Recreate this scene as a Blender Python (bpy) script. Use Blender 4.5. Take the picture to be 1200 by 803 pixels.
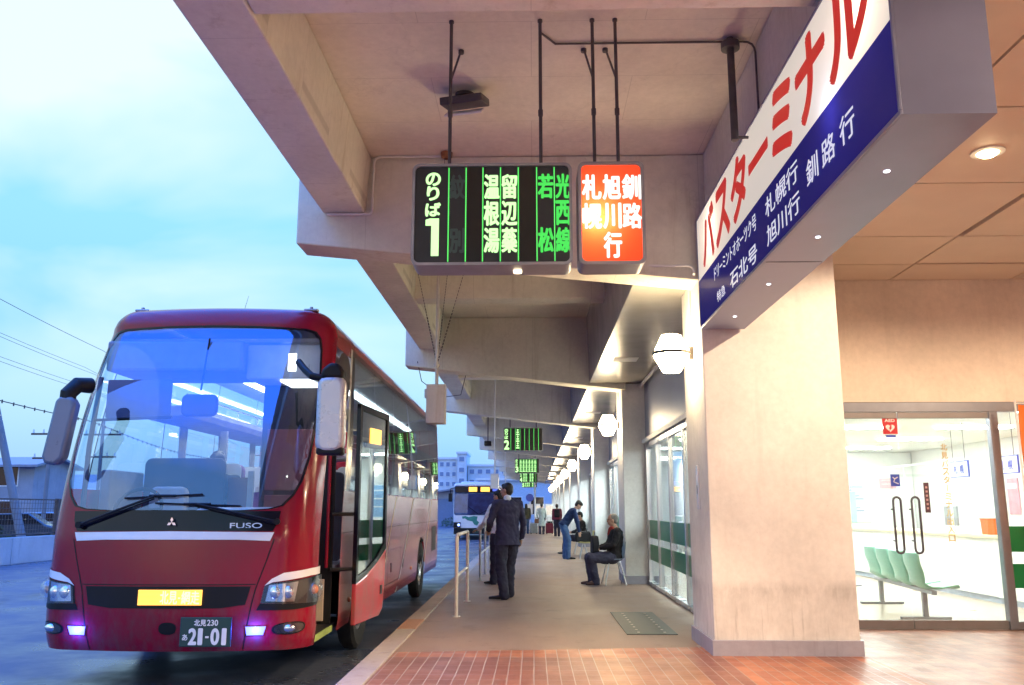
import bpy, bmesh, math, random
from mathutils import Vector, Matrix
S = bpy.context.scene
for o in list(bpy.data.objects): bpy.data.objects.remove(o)
COL = S.collection
R = math.radians
EXP = 1.6          # exposure of the dusk photograph
random.seed(7)

# ------------------------------------------------------------------ camera
cd = bpy.data.cameras.new('camera'); cam = bpy.data.objects.new('camera', cd); COL.objects.link(cam)
cd.sensor_width = 36; cd.lens = 30.6; cd.clip_start = .05; cd.clip_end = 3000
cam.location = (0, 0, 1.4); cam.rotation_euler = (R(90+10.85), 0, R(1.379)); S.camera = cam

# ------------------------------------------------------------------ sky, sun, exposure
def build_world():
    W = bpy.data.worlds.new('World'); S.world = W; W.use_nodes = True
    nt = W.node_tree; N = nt.nodes; L = nt.links; N.clear()
    out = N.new('ShaderNodeOutputWorld'); bg = N.new('ShaderNodeBackground'); L.new(bg.outputs[0], out.inputs[0])
    bg.inputs[1].default_value = .1
    sky = N.new('ShaderNodeTexSky'); sky.sky_type = 'NISHITA'; sky.sun_disc = False
    sky.sun_elevation = R(4); sky.sun_rotation = R(200); sky.ozone_density = 3
    tc = N.new('ShaderNodeTexCoord'); sp = N.new('ShaderNodeSeparateXYZ'); L.new(tc.outputs['Generated'], sp.inputs[0])
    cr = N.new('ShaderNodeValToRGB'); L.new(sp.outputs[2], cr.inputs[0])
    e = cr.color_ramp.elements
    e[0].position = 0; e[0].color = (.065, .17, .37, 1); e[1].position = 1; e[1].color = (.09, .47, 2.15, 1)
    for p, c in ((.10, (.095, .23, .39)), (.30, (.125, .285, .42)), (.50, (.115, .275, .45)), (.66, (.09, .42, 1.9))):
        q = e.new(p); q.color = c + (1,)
    mp = N.new('ShaderNodeMapping'); mp.inputs['Scale'].default_value = (1.6, 1.6, 3.6); L.new(tc.outputs['Generated'], mp.inputs[0])
    mp.inputs['Location'].default_value = (.35, .1, .75)
    n = N.new('ShaderNodeTexNoise'); n.inputs['Scale'].default_value = 1.15; n.inputs['Detail'].default_value = 5; n.inputs['Roughness'].default_value = .48
    n.inputs['Distortion'].default_value = .35
    L.new(mp.outputs[0], n.inputs['Vector'])
    c2 = N.new('ShaderNodeValToRGB'); L.new(n.outputs['Fac'], c2.inputs[0])
    c2.color_ramp.elements[0].position = .41; c2.color_ramp.elements[0].color = (0, 0, 0, 1)
    c2.color_ramp.elements[1].position = .59; c2.color_ramp.elements[1].color = (1, 1, 1, 1)
    gate = N.new('ShaderNodeMapRange'); L.new(sp.outputs[2], gate.inputs[0])
    gate.inputs[1].default_value = .06; gate.inputs[2].default_value = .34; gate.inputs[3].default_value = .22; gate.inputs[4].default_value = 1
    gz = N.new('ShaderNodeMapRange'); L.new(sp.outputs[2], gz.inputs[0])
    gz.inputs[1].default_value = .55; gz.inputs[2].default_value = .75; gz.inputs[3].default_value = 1; gz.inputs[4].default_value = .1
    m0 = N.new('ShaderNodeMath'); m0.operation = 'MULTIPLY'; L.new(c2.outputs[0], m0.inputs[0]); L.new(gate.outputs[0], m0.inputs[1])
    m1 = N.new('ShaderNodeMath'); m1.operation = 'MULTIPLY'; L.new(m0.outputs[0], m1.inputs[0]); L.new(gz.outputs[0], m1.inputs[1])
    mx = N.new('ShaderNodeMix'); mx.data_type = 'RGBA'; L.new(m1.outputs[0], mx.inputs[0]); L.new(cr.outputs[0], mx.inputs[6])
    mx.inputs[7].default_value = (.33, .385, .405, 1)
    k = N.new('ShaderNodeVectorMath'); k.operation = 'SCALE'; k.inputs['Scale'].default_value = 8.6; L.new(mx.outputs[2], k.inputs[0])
    k2 = N.new('ShaderNodeVectorMath'); k2.operation = 'SCALE'; k2.inputs['Scale'].default_value = .25; L.new(sky.outputs[0], k2.inputs[0])
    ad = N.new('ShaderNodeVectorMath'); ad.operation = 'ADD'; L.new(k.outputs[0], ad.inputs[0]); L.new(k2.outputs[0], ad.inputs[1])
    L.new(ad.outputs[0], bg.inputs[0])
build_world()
sl = bpy.data.lights.new('sun', 'SUN'); sl.energy = .03; sl.angle = R(40); sl.color = (1, .93, .86)
sun = bpy.data.objects.new('sun', sl); COL.objects.link(sun); sun.rotation_euler = (R(62), 0, R(-60))
S.view_settings.view_transform = 'Standard'; S.view_settings.look = 'None'; S.view_settings.exposure = EXP; S.view_settings.gamma = 1
S.view_settings.use_curve_mapping = False
S.render.engine = 'CYCLES'
cy = S.cycles
cy.use_denoising = True; cy.max_bounces = 8; cy.diffuse_bounces = 3; cy.glossy_bounces = 4; cy.transparent_max_bounces = 24
cy.transmission_bounces = 4; cy.sample_clamp_indirect = 10; cy.caustics_reflective = False; cy.caustics_refractive = False
try: cy.denoiser = 'OPENIMAGEDENOISE'
except Exception: pass

# ------------------------------------------------------------------ materials
def newmat(name):
    m = bpy.data.materials.new(name); m.use_nodes = True; nt = m.node_tree
    return m, nt, nt.nodes, nt.links, nt.nodes['Principled BSDF']
def coords(N, L, scale=(1, 1, 1), kind='Object'):
    tc = N.new('ShaderNodeTexCoord'); mp = N.new('ShaderNodeMapping'); mp.inputs['Scale'].default_value = scale
    L.new(tc.outputs[kind], mp.inputs[0]); return mp.outputs[0]
def noise(N, L, vec, scale, detail=4, rough=.55):
    n = N.new('ShaderNodeTexNoise'); n.inputs['Scale'].default_value = scale; n.inputs['Detail'].default_value = detail
    n.inputs['Roughness'].default_value = rough; L.new(vec, n.inputs['Vector']); return n.outputs['Fac']
def ramp(N, L, fac, stops):
    c = N.new('ShaderNodeValToRGB'); L.new(fac, c.inputs[0]); e = c.color_ramp.elements
    e[0].position, e[0].color = stops[0][0], tuple(stops[0][1]) + (1,)
    e[1].position, e[1].color = stops[-1][0], tuple(stops[-1][1]) + (1,)
    for p, col in stops[1:-1]:
        q = e.new(p); q.color = tuple(col) + (1,)
    return c.outputs[0]
def mixc(N, L, fac, a, b, mode='MIX'):
    m = N.new('ShaderNodeMix'); m.data_type = 'RGBA'; m.blend_type = mode
    for sock, v in ((m.inputs[0], fac), (m.inputs[6], a), (m.inputs[7], b)):
        if hasattr(v, 'links') or hasattr(v, 'is_linked'): L.new(v, sock)
        elif isinstance(v, (int, float)): sock.default_value = v
        else: sock.default_value = tuple(v) + (1,)
    return m.outputs[2]
def bump(N, L, B, h, strength, dist=.01):
    b = N.new('ShaderNodeBump'); b.inputs['Strength'].default_value = strength; b.inputs['Distance'].default_value = dist
    L.new(h, b.inputs['Height']); L.new(b.outputs[0], B.inputs['Normal'])
def mat(name, col, rough=.5, metal=0, var=.12, scale=6, bmp=0, bscale=60, coat=0, sheen=0, stretch=(1, 1, 1), spec=.5):
    m, nt, N, L, B = newmat(name)
    B.inputs['Roughness'].default_value = rough; B.inputs['Metallic'].default_value = metal
    B.inputs['Coat Weight'].default_value = coat; B.inputs['Coat Roughness'].default_value = .06
    B.inputs['Specular IOR Level'].default_value = spec
    v = coords(N, L, stretch)
    f = noise(N, L, v, scale)
    lo = [c*(1-var) for c in col]; hi = [min(1, c*(1+var)) for c in col]
    L.new(ramp(N, L, f, ((.3, lo), (.7, hi))), B.inputs['Base Color'])
    r = N.new('ShaderNodeMapRange'); L.new(f, r.inputs[0]); r.inputs[3].default_value = max(0, rough-.07); r.inputs[4].default_value = min(1, rough+.07)
    L.new(r.outputs[0], B.inputs['Roughness'])
    if bmp: bump(N, L, B, noise(N, L, v, bscale, 3), bmp)
    return m
def grime(m, z0, z1, col=(.10, .085, .075), amt=.6):
    nt = m.node_tree; N, L = nt.nodes, nt.links; B = N['Principled BSDF']; src = B.inputs['Base Color'].links[0].from_socket
    v = coords(N, L); sp = N.new('ShaderNodeSeparateXYZ'); L.new(v, sp.inputs[0])
    r = N.new('ShaderNodeMapRange'); L.new(sp.outputs[2], r.inputs[0]); r.inputs[1].default_value = z0; r.inputs[2].default_value = z1; r.inputs[3].default_value = amt; r.inputs[4].default_value = .05
    n = ramp(N, L, noise(N, L, coords(N, L, (2, 2, .8)), 3.2, 6, .72), ((.38, (0, 0, 0)), (.70, (1, 1, 1))))
    q = N.new('ShaderNodeMath'); q.operation = 'MULTIPLY'; L.new(r.outputs[0], q.inputs[0]); L.new(n, q.inputs[1])
    L.new(mixc(N, L, q.outputs[0], src, col), B.inputs['Base Color'])
def concrete(name, col, stain=(.5, .44, .36), amt=.55, streak=True, rough=.85, bmp=.25, form=False, scuff=False):
    m, nt, N, L, B = newmat(name)
    v = coords(N, L); f1 = noise(N, L, v, .9, 6, .6); f2 = noise(N, L, v, 14, 5, .65)
    c = ramp(N, L, f1, ((.32, [x*.84 for x in col]), (.68, [min(1, x*1.10) for x in col])))
    c = mixc(N, L, .25, c, ramp(N, L, f2, ((.35, [x*.78 for x in col]), (.65, [min(1, x*1.12) for x in col]))))
    vs = coords(N, L, (3.0, 3.0, .22)); f3 = noise(N, L, vs, 1.6, 5, .7)
    st = ramp(N, L, f3, ((.56, (0, 0, 0)), (.78, (1, 1, 1))))
    s2 = N.new('ShaderNodeMath'); s2.operation = 'MULTIPLY'; L.new(st, s2.inputs[0]); s2.inputs[1].default_value = amt if streak else amt*.3
    c = mixc(N, L, s2.outputs[0], c, [x*y for x, y in zip(col, stain)])
    sp = noise(N, L, v, 38, 2, .5)
    sp = ramp(N, L, sp, ((.70, (0, 0, 0)), (.76, (1, 1, 1))))
    s3 = N.new('ShaderNodeMath'); s3.operation = 'MULTIPLY'; L.new(sp, s3.inputs[0]); s3.inputs[1].default_value = .25
    c = mixc(N, L, s3.outputs[0], c, [x*.5 for x in col])
    if form:
        bk = N.new('ShaderNodeTexBrick'); L.new(v, bk.inputs['Vector']); bk.offset = .5
        bk.inputs['Scale'].default_value = 1; bk.inputs['Brick Width'].default_value = 1.8; bk.inputs['Row Height'].default_value = .9; bk.inputs['Mortar Size'].default_value = .004
        bk.inputs['Mortar Smooth'].default_value = .6
        q = N.new('ShaderNodeMath'); q.operation = 'MULTIPLY'; L.new(bk.outputs['Fac'], q.inputs[0]); q.inputs[1].default_value = .42
        c = mixc(N, L, q.outputs[0], c, [x*.45 for x in col])
        sc_ = N.new('ShaderNodeTexVoronoi'); sc_.feature = 'DISTANCE_TO_EDGE'; sc_.inputs['Scale'].default_value = .35; sc_.inputs['Randomness'].default_value = 1
        nz = N.new('ShaderNodeTexNoise'); nz.inputs['Scale'].default_value = 2.5; nz.inputs['Detail'].default_value = 6; L.new(v, nz.inputs['Vector'])
        va = N.new('ShaderNodeVectorMath'); va.operation = 'ADD'; L.new(v, va.inputs[0]); L.new(nz.outputs['Color'], va.inputs[1]); L.new(va.outputs[0], sc_.inputs['Vector'])
        c = mixc(N, L, ramp(N, L, sc_.outputs['Distance'], ((0, (.14,)*3), (.005, (0, 0, 0)))), c, [x*.4 for x in col])
    if scuff:
        sp_ = N.new('ShaderNodeSeparateXYZ'); L.new(v, sp_.inputs[0])
        band = ramp(N, L, sp_.outputs[2], ((.12, (.55,)*3), (.30, (.35,)*3), (.50, (.5,)*3), (.63, (.9,)*3), (.72, (0, 0, 0))))
        sn = noise(N, L, coords(N, L, (2.2, 2.2, .7)), 2.0, 6, .72)
        q = N.new('ShaderNodeMath'); q.operation = 'MULTIPLY'; L.new(band, q.inputs[0]); L.new(ramp(N, L, sn, ((.38, (0, 0, 0)), (.68, (.8,)*3))), q.inputs[1])
        c = mixc(N, L, q.outputs[0], c, [x*.40 for x in col])
        sn2 = noise(N, L, coords(N, L, (14, 14, .6)), 1.2, 4, .7)
        q = N.new('ShaderNodeMath'); q.operation = 'MULTIPLY'; L.new(ramp(N, L, sp_.outputs[2], ((.15, (1, 1, 1)), (.62, (0, 0, 0)))), q.inputs[0]); L.new(ramp(N, L, sn2, ((.55, (0, 0, 0)), (.68, (.8,)*3))), q.inputs[1])
        c = mixc(N, L, q.outputs[0], c, [x*.35 for x in col])
    L.new(c, B.inputs['Base Color']); B.inputs['Roughness'].default_value = rough
    bump(N, L, B, f2, bmp, .006)
    return m
def emit(name, col, strength, var=0, scale=3):
    m, nt, N, L, B = newmat(name)
    B.inputs['Base Color'].default_value = tuple(min(1, c*.4) for c in col) + (1,); B.inputs['Roughness'].default_value = .35
    strength *= 2**-EXP; B.inputs['Emission Strength'].default_value = strength
    if var:
        v = coords(N, L); f = noise(N, L, v, scale, 2)
        L.new(ramp(N, L, f, ((.3, [c*(1-var) for c in col]), (.7, [c*(1+var*.6) for c in col]))), B.inputs['Emission Color'])
    else: B.inputs['Emission Color'].default_value = tuple(col) + (1,)
    return m
def glass(name, tint=(1, 1, 1), refl=.04, gloss=(1, 1, 1), rough=.0, ior=1.5, dirt=0.0):
    m, nt, N, L, B = newmat(name); N.remove(B); out = N['Material Output']
    t = N.new('ShaderNodeBsdfTransparent'); t.inputs[0].default_value = tuple(tint) + (1,)
    g = N.new('ShaderNodeBsdfGlossy'); g.inputs[0].default_value = tuple(gloss) + (1,); g.inputs['Roughness'].default_value = rough
    lw = N.new('ShaderNodeLayerWeight'); lw.inputs['Blend'].default_value = .5; f0 = ((ior-1)/(ior+1))**2
    pw = N.new('ShaderNodeMath'); pw.operation = 'POWER'; L.new(lw.outputs['Facing'], pw.inputs[0]); pw.inputs[1].default_value = 5
    fr = N.new('ShaderNodeMath'); fr.operation = 'MULTIPLY_ADD'; L.new(pw.outputs[0], fr.inputs[0]); fr.inputs[1].default_value = 1-f0; fr.inputs[2].default_value = f0
    ad = N.new('ShaderNodeMath'); ad.operation = 'ADD'; ad.use_clamp = True; L.new(fr.outputs[0], ad.inputs[0]); ad.inputs[1].default_value = refl
    mx = N.new('ShaderNodeMixShader'); L.new(ad.outputs[0], mx.inputs[0]); L.new(t.outputs[0], mx.inputs[1]); L.new(g.outputs[0], mx.inputs[2])
    last = mx.outputs[0]
    if dirt:
        d = N.new('ShaderNodeBsdfDiffuse'); d.inputs[0].default_value = (.6, .62, .65, 1)
        v = coords(N, L); f = noise(N, L, v, 3, 6, .7); r = N.new('ShaderNodeMapRange'); L.new(f, r.inputs[0]); r.inputs[1].default_value = .4; r.inputs[2].default_value = .8; r.inputs[4].default_value = dirt
        m2 = N.new('ShaderNodeMixShader'); L.new(r.outputs[0], m2.inputs[0]); L.new(last, m2.inputs[1]); L.new(d.outputs[0], m2.inputs[2]); last = m2.outputs[0]
    L.new(last, out.inputs[0]); return m

M = {}
M['concrete'] = concrete('canopy_concrete', (.74, .72, .64), form=True)
M['slab'] = concrete('slab_plaster', (.80, .76, .66), streak=False, form=True)
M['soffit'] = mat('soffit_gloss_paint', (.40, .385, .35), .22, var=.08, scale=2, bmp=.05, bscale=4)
M['white_paint'] = mat('white_paint', (.74, .74, .74), .5, var=.05)
M['steel'] = mat('brushed_steel', (.62, .63, .66), .28, 1, var=.1, scale=3, stretch=(1, 1, .05))
M['steel_panel'] = mat('steel_panel', (.30, .32, .40), .42, .35, var=.08, scale=1.5, bmp=.08, bscale=7)
M['dark_steel'] = mat('dark_steel', (.10, .09, .10), .5, .5, var=.2, scale=9)
M['grey_metal'] = mat('grey_metal', (.33, .34, .38), .42, .6, var=.12)
M['black'] = mat('black_plastic', (.008, .008, .010), .5, var=.2, spec=.25)
M['black_gloss'] = mat('black_gloss', (.006, .006, .012), .15, coat=.1, spec=.3)
M['rubber'] = mat('tyre_rubber', (.02, .02, .021), .8, var=.25, scale=20, bmp=.3, bscale=40)
M['white_gloss'] = mat('white_gloss', (.82, .83, .85), .25, coat=.3, var=.03)
M['glass'] = glass('clear_glass', (.97, 1, .99), .015, dirt=.03)
M['shop_glass'] = glass('shopfront_glass', (.93, .98, .98), .01, (.85, .93, 1), ior=1.45, dirt=.05)
M['green'] = mat('green_stripe', (.01, .26, .09), .35, var=.06)
M['yellow_led'] = emit('amber_led', (1, .44, .07), 2.8)
M['blue_led'] = emit('blue_led', (.13, .16, 1), 4.2)
M['skin'] = mat('skin', (.50, .29, .21), .55, var=.08, scale=18)
M['hair'] = mat('black_hair', (.012, .010, .010), .45, var=.3, scale=40, bmp=.6, bscale=70, stretch=(1, 1, .25))

# ------------------------------------------------------------------ mesh helpers
class MB:
    def __init__(s): s.b = bmesh.new()
    def box(s, x0, x1, y0, y1, z0, z1, mx=None):
        v = [s.b.verts.new((x, y, z)) for z in (z0, z1) for x, y in ((x0, y0), (x1, y0), (x1, y1), (x0, y1))]
        for f in ((3, 2, 1, 0), (4, 5, 6, 7), (0, 1, 5, 4), (1, 2, 6, 5), (2, 3, 7, 6), (3, 0, 4, 7)): s.b.faces.new([v[i] for i in f])
        if mx is not None: bmesh.ops.transform(s.b, matrix=mx, verts=v)
        return s
    def cyl(s, p0, p1, r0, r1=None, n=12, caps=True):
        p0, p1 = Vector(p0), Vector(p1); r1 = r0 if r1 is None else r1
        d = (p1-p0).normalized(); a = d.orthogonal().normalized(); c = d.cross(a)
        A = [s.b.verts.new(p0+(a*math.cos(t)+c*math.sin(t))*r0) for t in (2*math.pi*i/n for i in range(n))]
        B = [s.b.verts.new(p1+(a*math.cos(t)+c*math.sin(t))*r1) for t in (2*math.pi*i/n for i in range(n))]
        for i in range(n): s.b.faces.new((A[i], A[(i+1) % n], B[(i+1) % n], B[i]))
        if caps: s.b.faces.new(A[::-1]); s.b.faces.new(B)
        return s
    def tube(s, pts, r, n=8):
        pts = [Vector(p) for p in pts]; rings = []
        prev = None
        for i, p in enumerate(pts):
            t = ((pts[min(i+1, len(pts)-1)]-p).normalized()+(p-pts[max(i-1, 0)]).normalized()).normalized()
            a = (prev-t*prev.dot(t)).normalized() if prev is not None and (prev-t*prev.dot(t)).length > 1e-4 else t.orthogonal().normalized()
            prev = a; c = t.cross(a)
            rings.append([s.b.verts.new(p+(a*math.cos(q)+c*math.sin(q))*r) for q in (2*math.pi*k/n for k in range(n))])
        for A, B in zip(rings, rings[1:]):
            for i in range(n): s.b.faces.new((A[i], A[(i+1) % n], B[(i+1) % n], B[i]))
        s.b.faces.new(rings[0][::-1]); s.b.faces.new(rings[-1]); return s
    def ball(s, c, r, seg=14, mx=None):
        r = (r, r, r) if isinstance(r, (int, float)) else r
        m = Matrix.Translation(c) @ (mx if mx is not None else Matrix()) @ Matrix.Diagonal(r+(1,) if isinstance(r, tuple) else tuple(r)+(1,))
        bmesh.ops.create_uvsphere(s.b, u_segments=seg, v_segments=max(6, seg*2//3), radius=1, matrix=m); return s
    def prism(s, poly, a, b, axis='y'):
        f = {'y': lambda p, t: (p[0], t, p[1]), 'x': lambda p, t: (t, p[0], p[1]), 'z': lambda p, t: (p[0], p[1], t)}[axis]
        A = [s.b.verts.new(f(p, a)) for p in poly]; B = [s.b.verts.new(f(p, b)) for p in poly]; n = len(poly)
        for i in range(n): s.b.faces.new((A[i], A[(i+1) % n], B[(i+1) % n], B[i]))
        s.b.faces.new(A[::-1]); s.b.faces.new(B); return s
    def lathe(s, prof, c=(0, 0, 0), n=24, axis='z', ring=False):
        if ring: prof = list(prof)+[prof[0]]
        rings = []
        for r, h in prof:
            ring = []
            for i in range(n):
                t = 2*math.pi*(i+.5)/n; a, b_ = r*math.cos(t), r*math.sin(t)
                p = {'z': (a, b_, h), 'x': (h, a, b_), 'y': (a, h, b_)}[axis]
                ring.append(s.b.verts.new(Vector(p)+Vector(c)))
            rings.append(ring)
        for A, B in zip(rings, rings[1:]):
            for i in range(n): s.b.faces.new((A[i], A[(i+1) % n], B[(i+1) % n], B[i]))
        if ring: bmesh.ops.remove_doubles(s.b, verts=rings[0]+rings[-1], dist=1e-6)
        else: s.b.faces.new(rings[0][::-1]); s.b.faces.new(rings[-1])
        return s
    def quad(s, *pts):
        s.b.faces.new([s.b.verts.new(p) for p in pts]); return s
    def build(s, name, m, parent=None, smooth=35, bevel=0, seg=2, solid=0):
        bmesh.ops.recalc_face_normals(s.b, faces=s.b.faces[:])
        me = bpy.data.meshes.new(name); s.b.to_mesh(me); s.b.free()
        return link(me, name, m, parent, smooth, bevel, seg, solid)
def link(me, name, m, parent=None, smooth=35, bevel=0, seg=2, solid=0):
    o = bpy.data.objects.new(name, me); COL.objects.link(o)
    for k in (m if isinstance(m, list) else [m]): me.materials.append(M[k] if isinstance(k, str) else k)
    if smooth:
        me.polygons.foreach_set('use_smooth', [True]*len(me.polygons)); me.set_sharp_from_angle(angle=R(smooth))
    if parent is not None: o.parent = parent
    if solid:
        q = o.modifiers.new('thickness', 'SOLIDIFY'); q.thickness = solid; q.offset = 0
    if bevel:
        q = o.modifiers.new('bevel', 'BEVEL'); q.width = bevel; q.segments = seg; q.limit_method = 'ANGLE'; q.angle_limit = R(40)
    return o
def tag(o, label=None, cat=None, group=None, kind=None):
    if label: o['label'] = label
    if cat: o['category'] = cat
    if group: o['group'] = group
    if kind: o['kind'] = kind
    return o
def thing(name, label, cat, loc=(0, 0, 0), rz=0, group=None):
    o = bpy.data.objects.new(name, None); COL.objects.link(o); o.location = loc; o.rotation_euler = (0, 0, rz)
    o.empty_display_size = .2
    return tag(o, label, cat, group)
def dup(o, parent=None):
    c = o.copy(); COL.objects.link(c)
    if parent is not None: c.parent = parent
    for ch in list(o.children): dup(ch, c)
    return c
_tc = {}
def glyphs(txt, off=0.0):
    if (txt, off) in _tc: return _tc[(txt, off)]
    c = bpy.data.curves.new('t', 'FONT'); c.body = txt; c.size = 1; c.offset = off; c.resolution_u = 6
    o = bpy.data.objects.new('t', c); COL.objects.link(o)
    bpy.context.view_layer.update()
    me = bpy.data.meshes.new_from_object(o.evaluated_get(bpy.context.evaluated_depsgraph_get()))
    vs = [v.co.copy() for v in me.vertices]; fs = [tuple(p.vertices) for p in me.polygons]
    bpy.data.objects.remove(o); bpy.data.curves.remove(c); bpy.data.meshes.remove(me)
    _tc[(txt, off)] = (vs, fs); return vs, fs
def lettering(name, items, m, parent, label=None):
    """items: (text, lower left corner, right vector of the box's width, up vector of its height, weight)"""
    b = bmesh.new()
    for txt, org, rv, uv, wt in items:
        vs, fs = glyphs(txt)
        x0, x1 = min(v.x for v in vs), max(v.x for v in vs); y0, y1 = min(v.y for v in vs), max(v.y for v in vs)
        org, rv, uv = Vector(org), Vector(rv), Vector(uv); n = rv.cross(uv).normalized()
        ul, rl = uv.length, rv.length
        dirs = [(0, 0)]+[(math.cos(t)*wt, math.sin(t)*wt) for t in (k*math.pi/4 for k in range(8))] if wt else [(0, 0)]
        for j, (dx, dy) in enumerate(dirs):
            vv = [b.verts.new(org+rv*((v.x-x0)/max(1e-6, x1-x0))+uv*((v.y-y0)/max(1e-6, y1-y0))
                              +rv.normalized()*dx*ul+uv.normalized()*dy*ul+n*(.0002*j)) for v in vs]
            for f in fs:
                try: b.faces.new([vv[i] for i in f])
                except ValueError: pass
    me = bpy.data.meshes.new(name); b.to_mesh(me); b.free()
    o = link(me, name, m, parent, 0)
    if label: o['label'] = label
    return o
def vertical(txt, x, ztop, pitch, h, w, y, rv=(1, 0, 0), wt=.05):
    rv = Vector(rv); out = []
    for i, ch in enumerate(txt):
        if ch == ' ': continue
        if ch == 'ー': out.append(('|', (x[0]-rv.x*w*.08, x[1], ztop-i*pitch-h), rv*w*.16, (0, 0, h), .0)); continue
        out.append((ch, (x[0]-rv.x*w/2, x[1]-rv.y*w/2+0*y, ztop-i*pitch-h), rv*w, (0, 0, h), wt))
    return out

# ------------------------------------------------------------------ ground materials
def asphalt():
    m, nt, N, L, B = newmat('wet_asphalt'); v = coords(N, L)
    f = noise(N, L, v, .35, 5, .6); g = noise(N, L, v, 60, 3, .6); f2 = noise(N, L, v, .7, 5, .6)
    c = ramp(N, L, f, ((.3, (.055, .076, .135)), (.7, (.085, .115, .185))))
    c = mixc(N, L, .4, c, ramp(N, L, g, ((.3, (.03, .03, .035)), (.7, (.12, .12, .13)))))
    oil = noise(N, L, coords(N, L, (1, .45, 1)), .9, 5, .7)
    c = mixc(N, L, ramp(N, L, oil, ((.57, (0, 0, 0)), (.70, (.7,)*3))), c, (.028, .03, .045))
    L.new(c, B.inputs['Base Color'])
    L.new(ramp(N, L, f2, ((.40, (.26,)*3), (.60, (.52,)*3))), B.inputs['Roughness'])
    B.inputs['Specular IOR Level'].default_value = .28
    return m
def platform_mat():
    m, nt, N, L, B = newmat('platform_surface'); v = coords(N, L)
    f = noise(N, L, v, .7, 6, .62); g = noise(N, L, v, 90, 3, .6); w = noise(N, L, coords(N, L, (1, .22, 1)), 1.4, 5, .65)
    c = ramp(N, L, f, ((.3, (.27, .165, .108)), (.7, (.40, .26, .175))))
    c = mixc(N, L, .35, c, ramp(N, L, w, ((.35, (.19, .115, .078)), (.65, (.43, .29, .20)))))
    c = mixc(N, L, .3, c, ramp(N, L, g, ((.3, (.15, .12, .10)), (.7, (.36, .30, .27)))))
    gm = N.new('ShaderNodeTexVoronoi'); gm.inputs['Scale'].default_value = 3.2; L.new(v, gm.inputs['Vector'])
    c = mixc(N, L, ramp(N, L, gm.outputs['Distance'], ((.050, (.55,)*3), (.075, (0, 0, 0)))), c, (.09, .07, .06))
    sn_ = noise(N, L, v, 1.7, 6, .7); c = mixc(N, L, ramp(N, L, sn_, ((.56, (0, 0, 0)), (.72, (.6,)*3))), c, (.11, .08, .065))
    L.new(c, B.inputs['Base Color']); L.new(ramp(N, L, f, ((.3, (.42,)*3), (.7, (.62,)*3))), B.inputs['Roughness'])
    bump(N, L, B, g, .3, .003); return m
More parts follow.
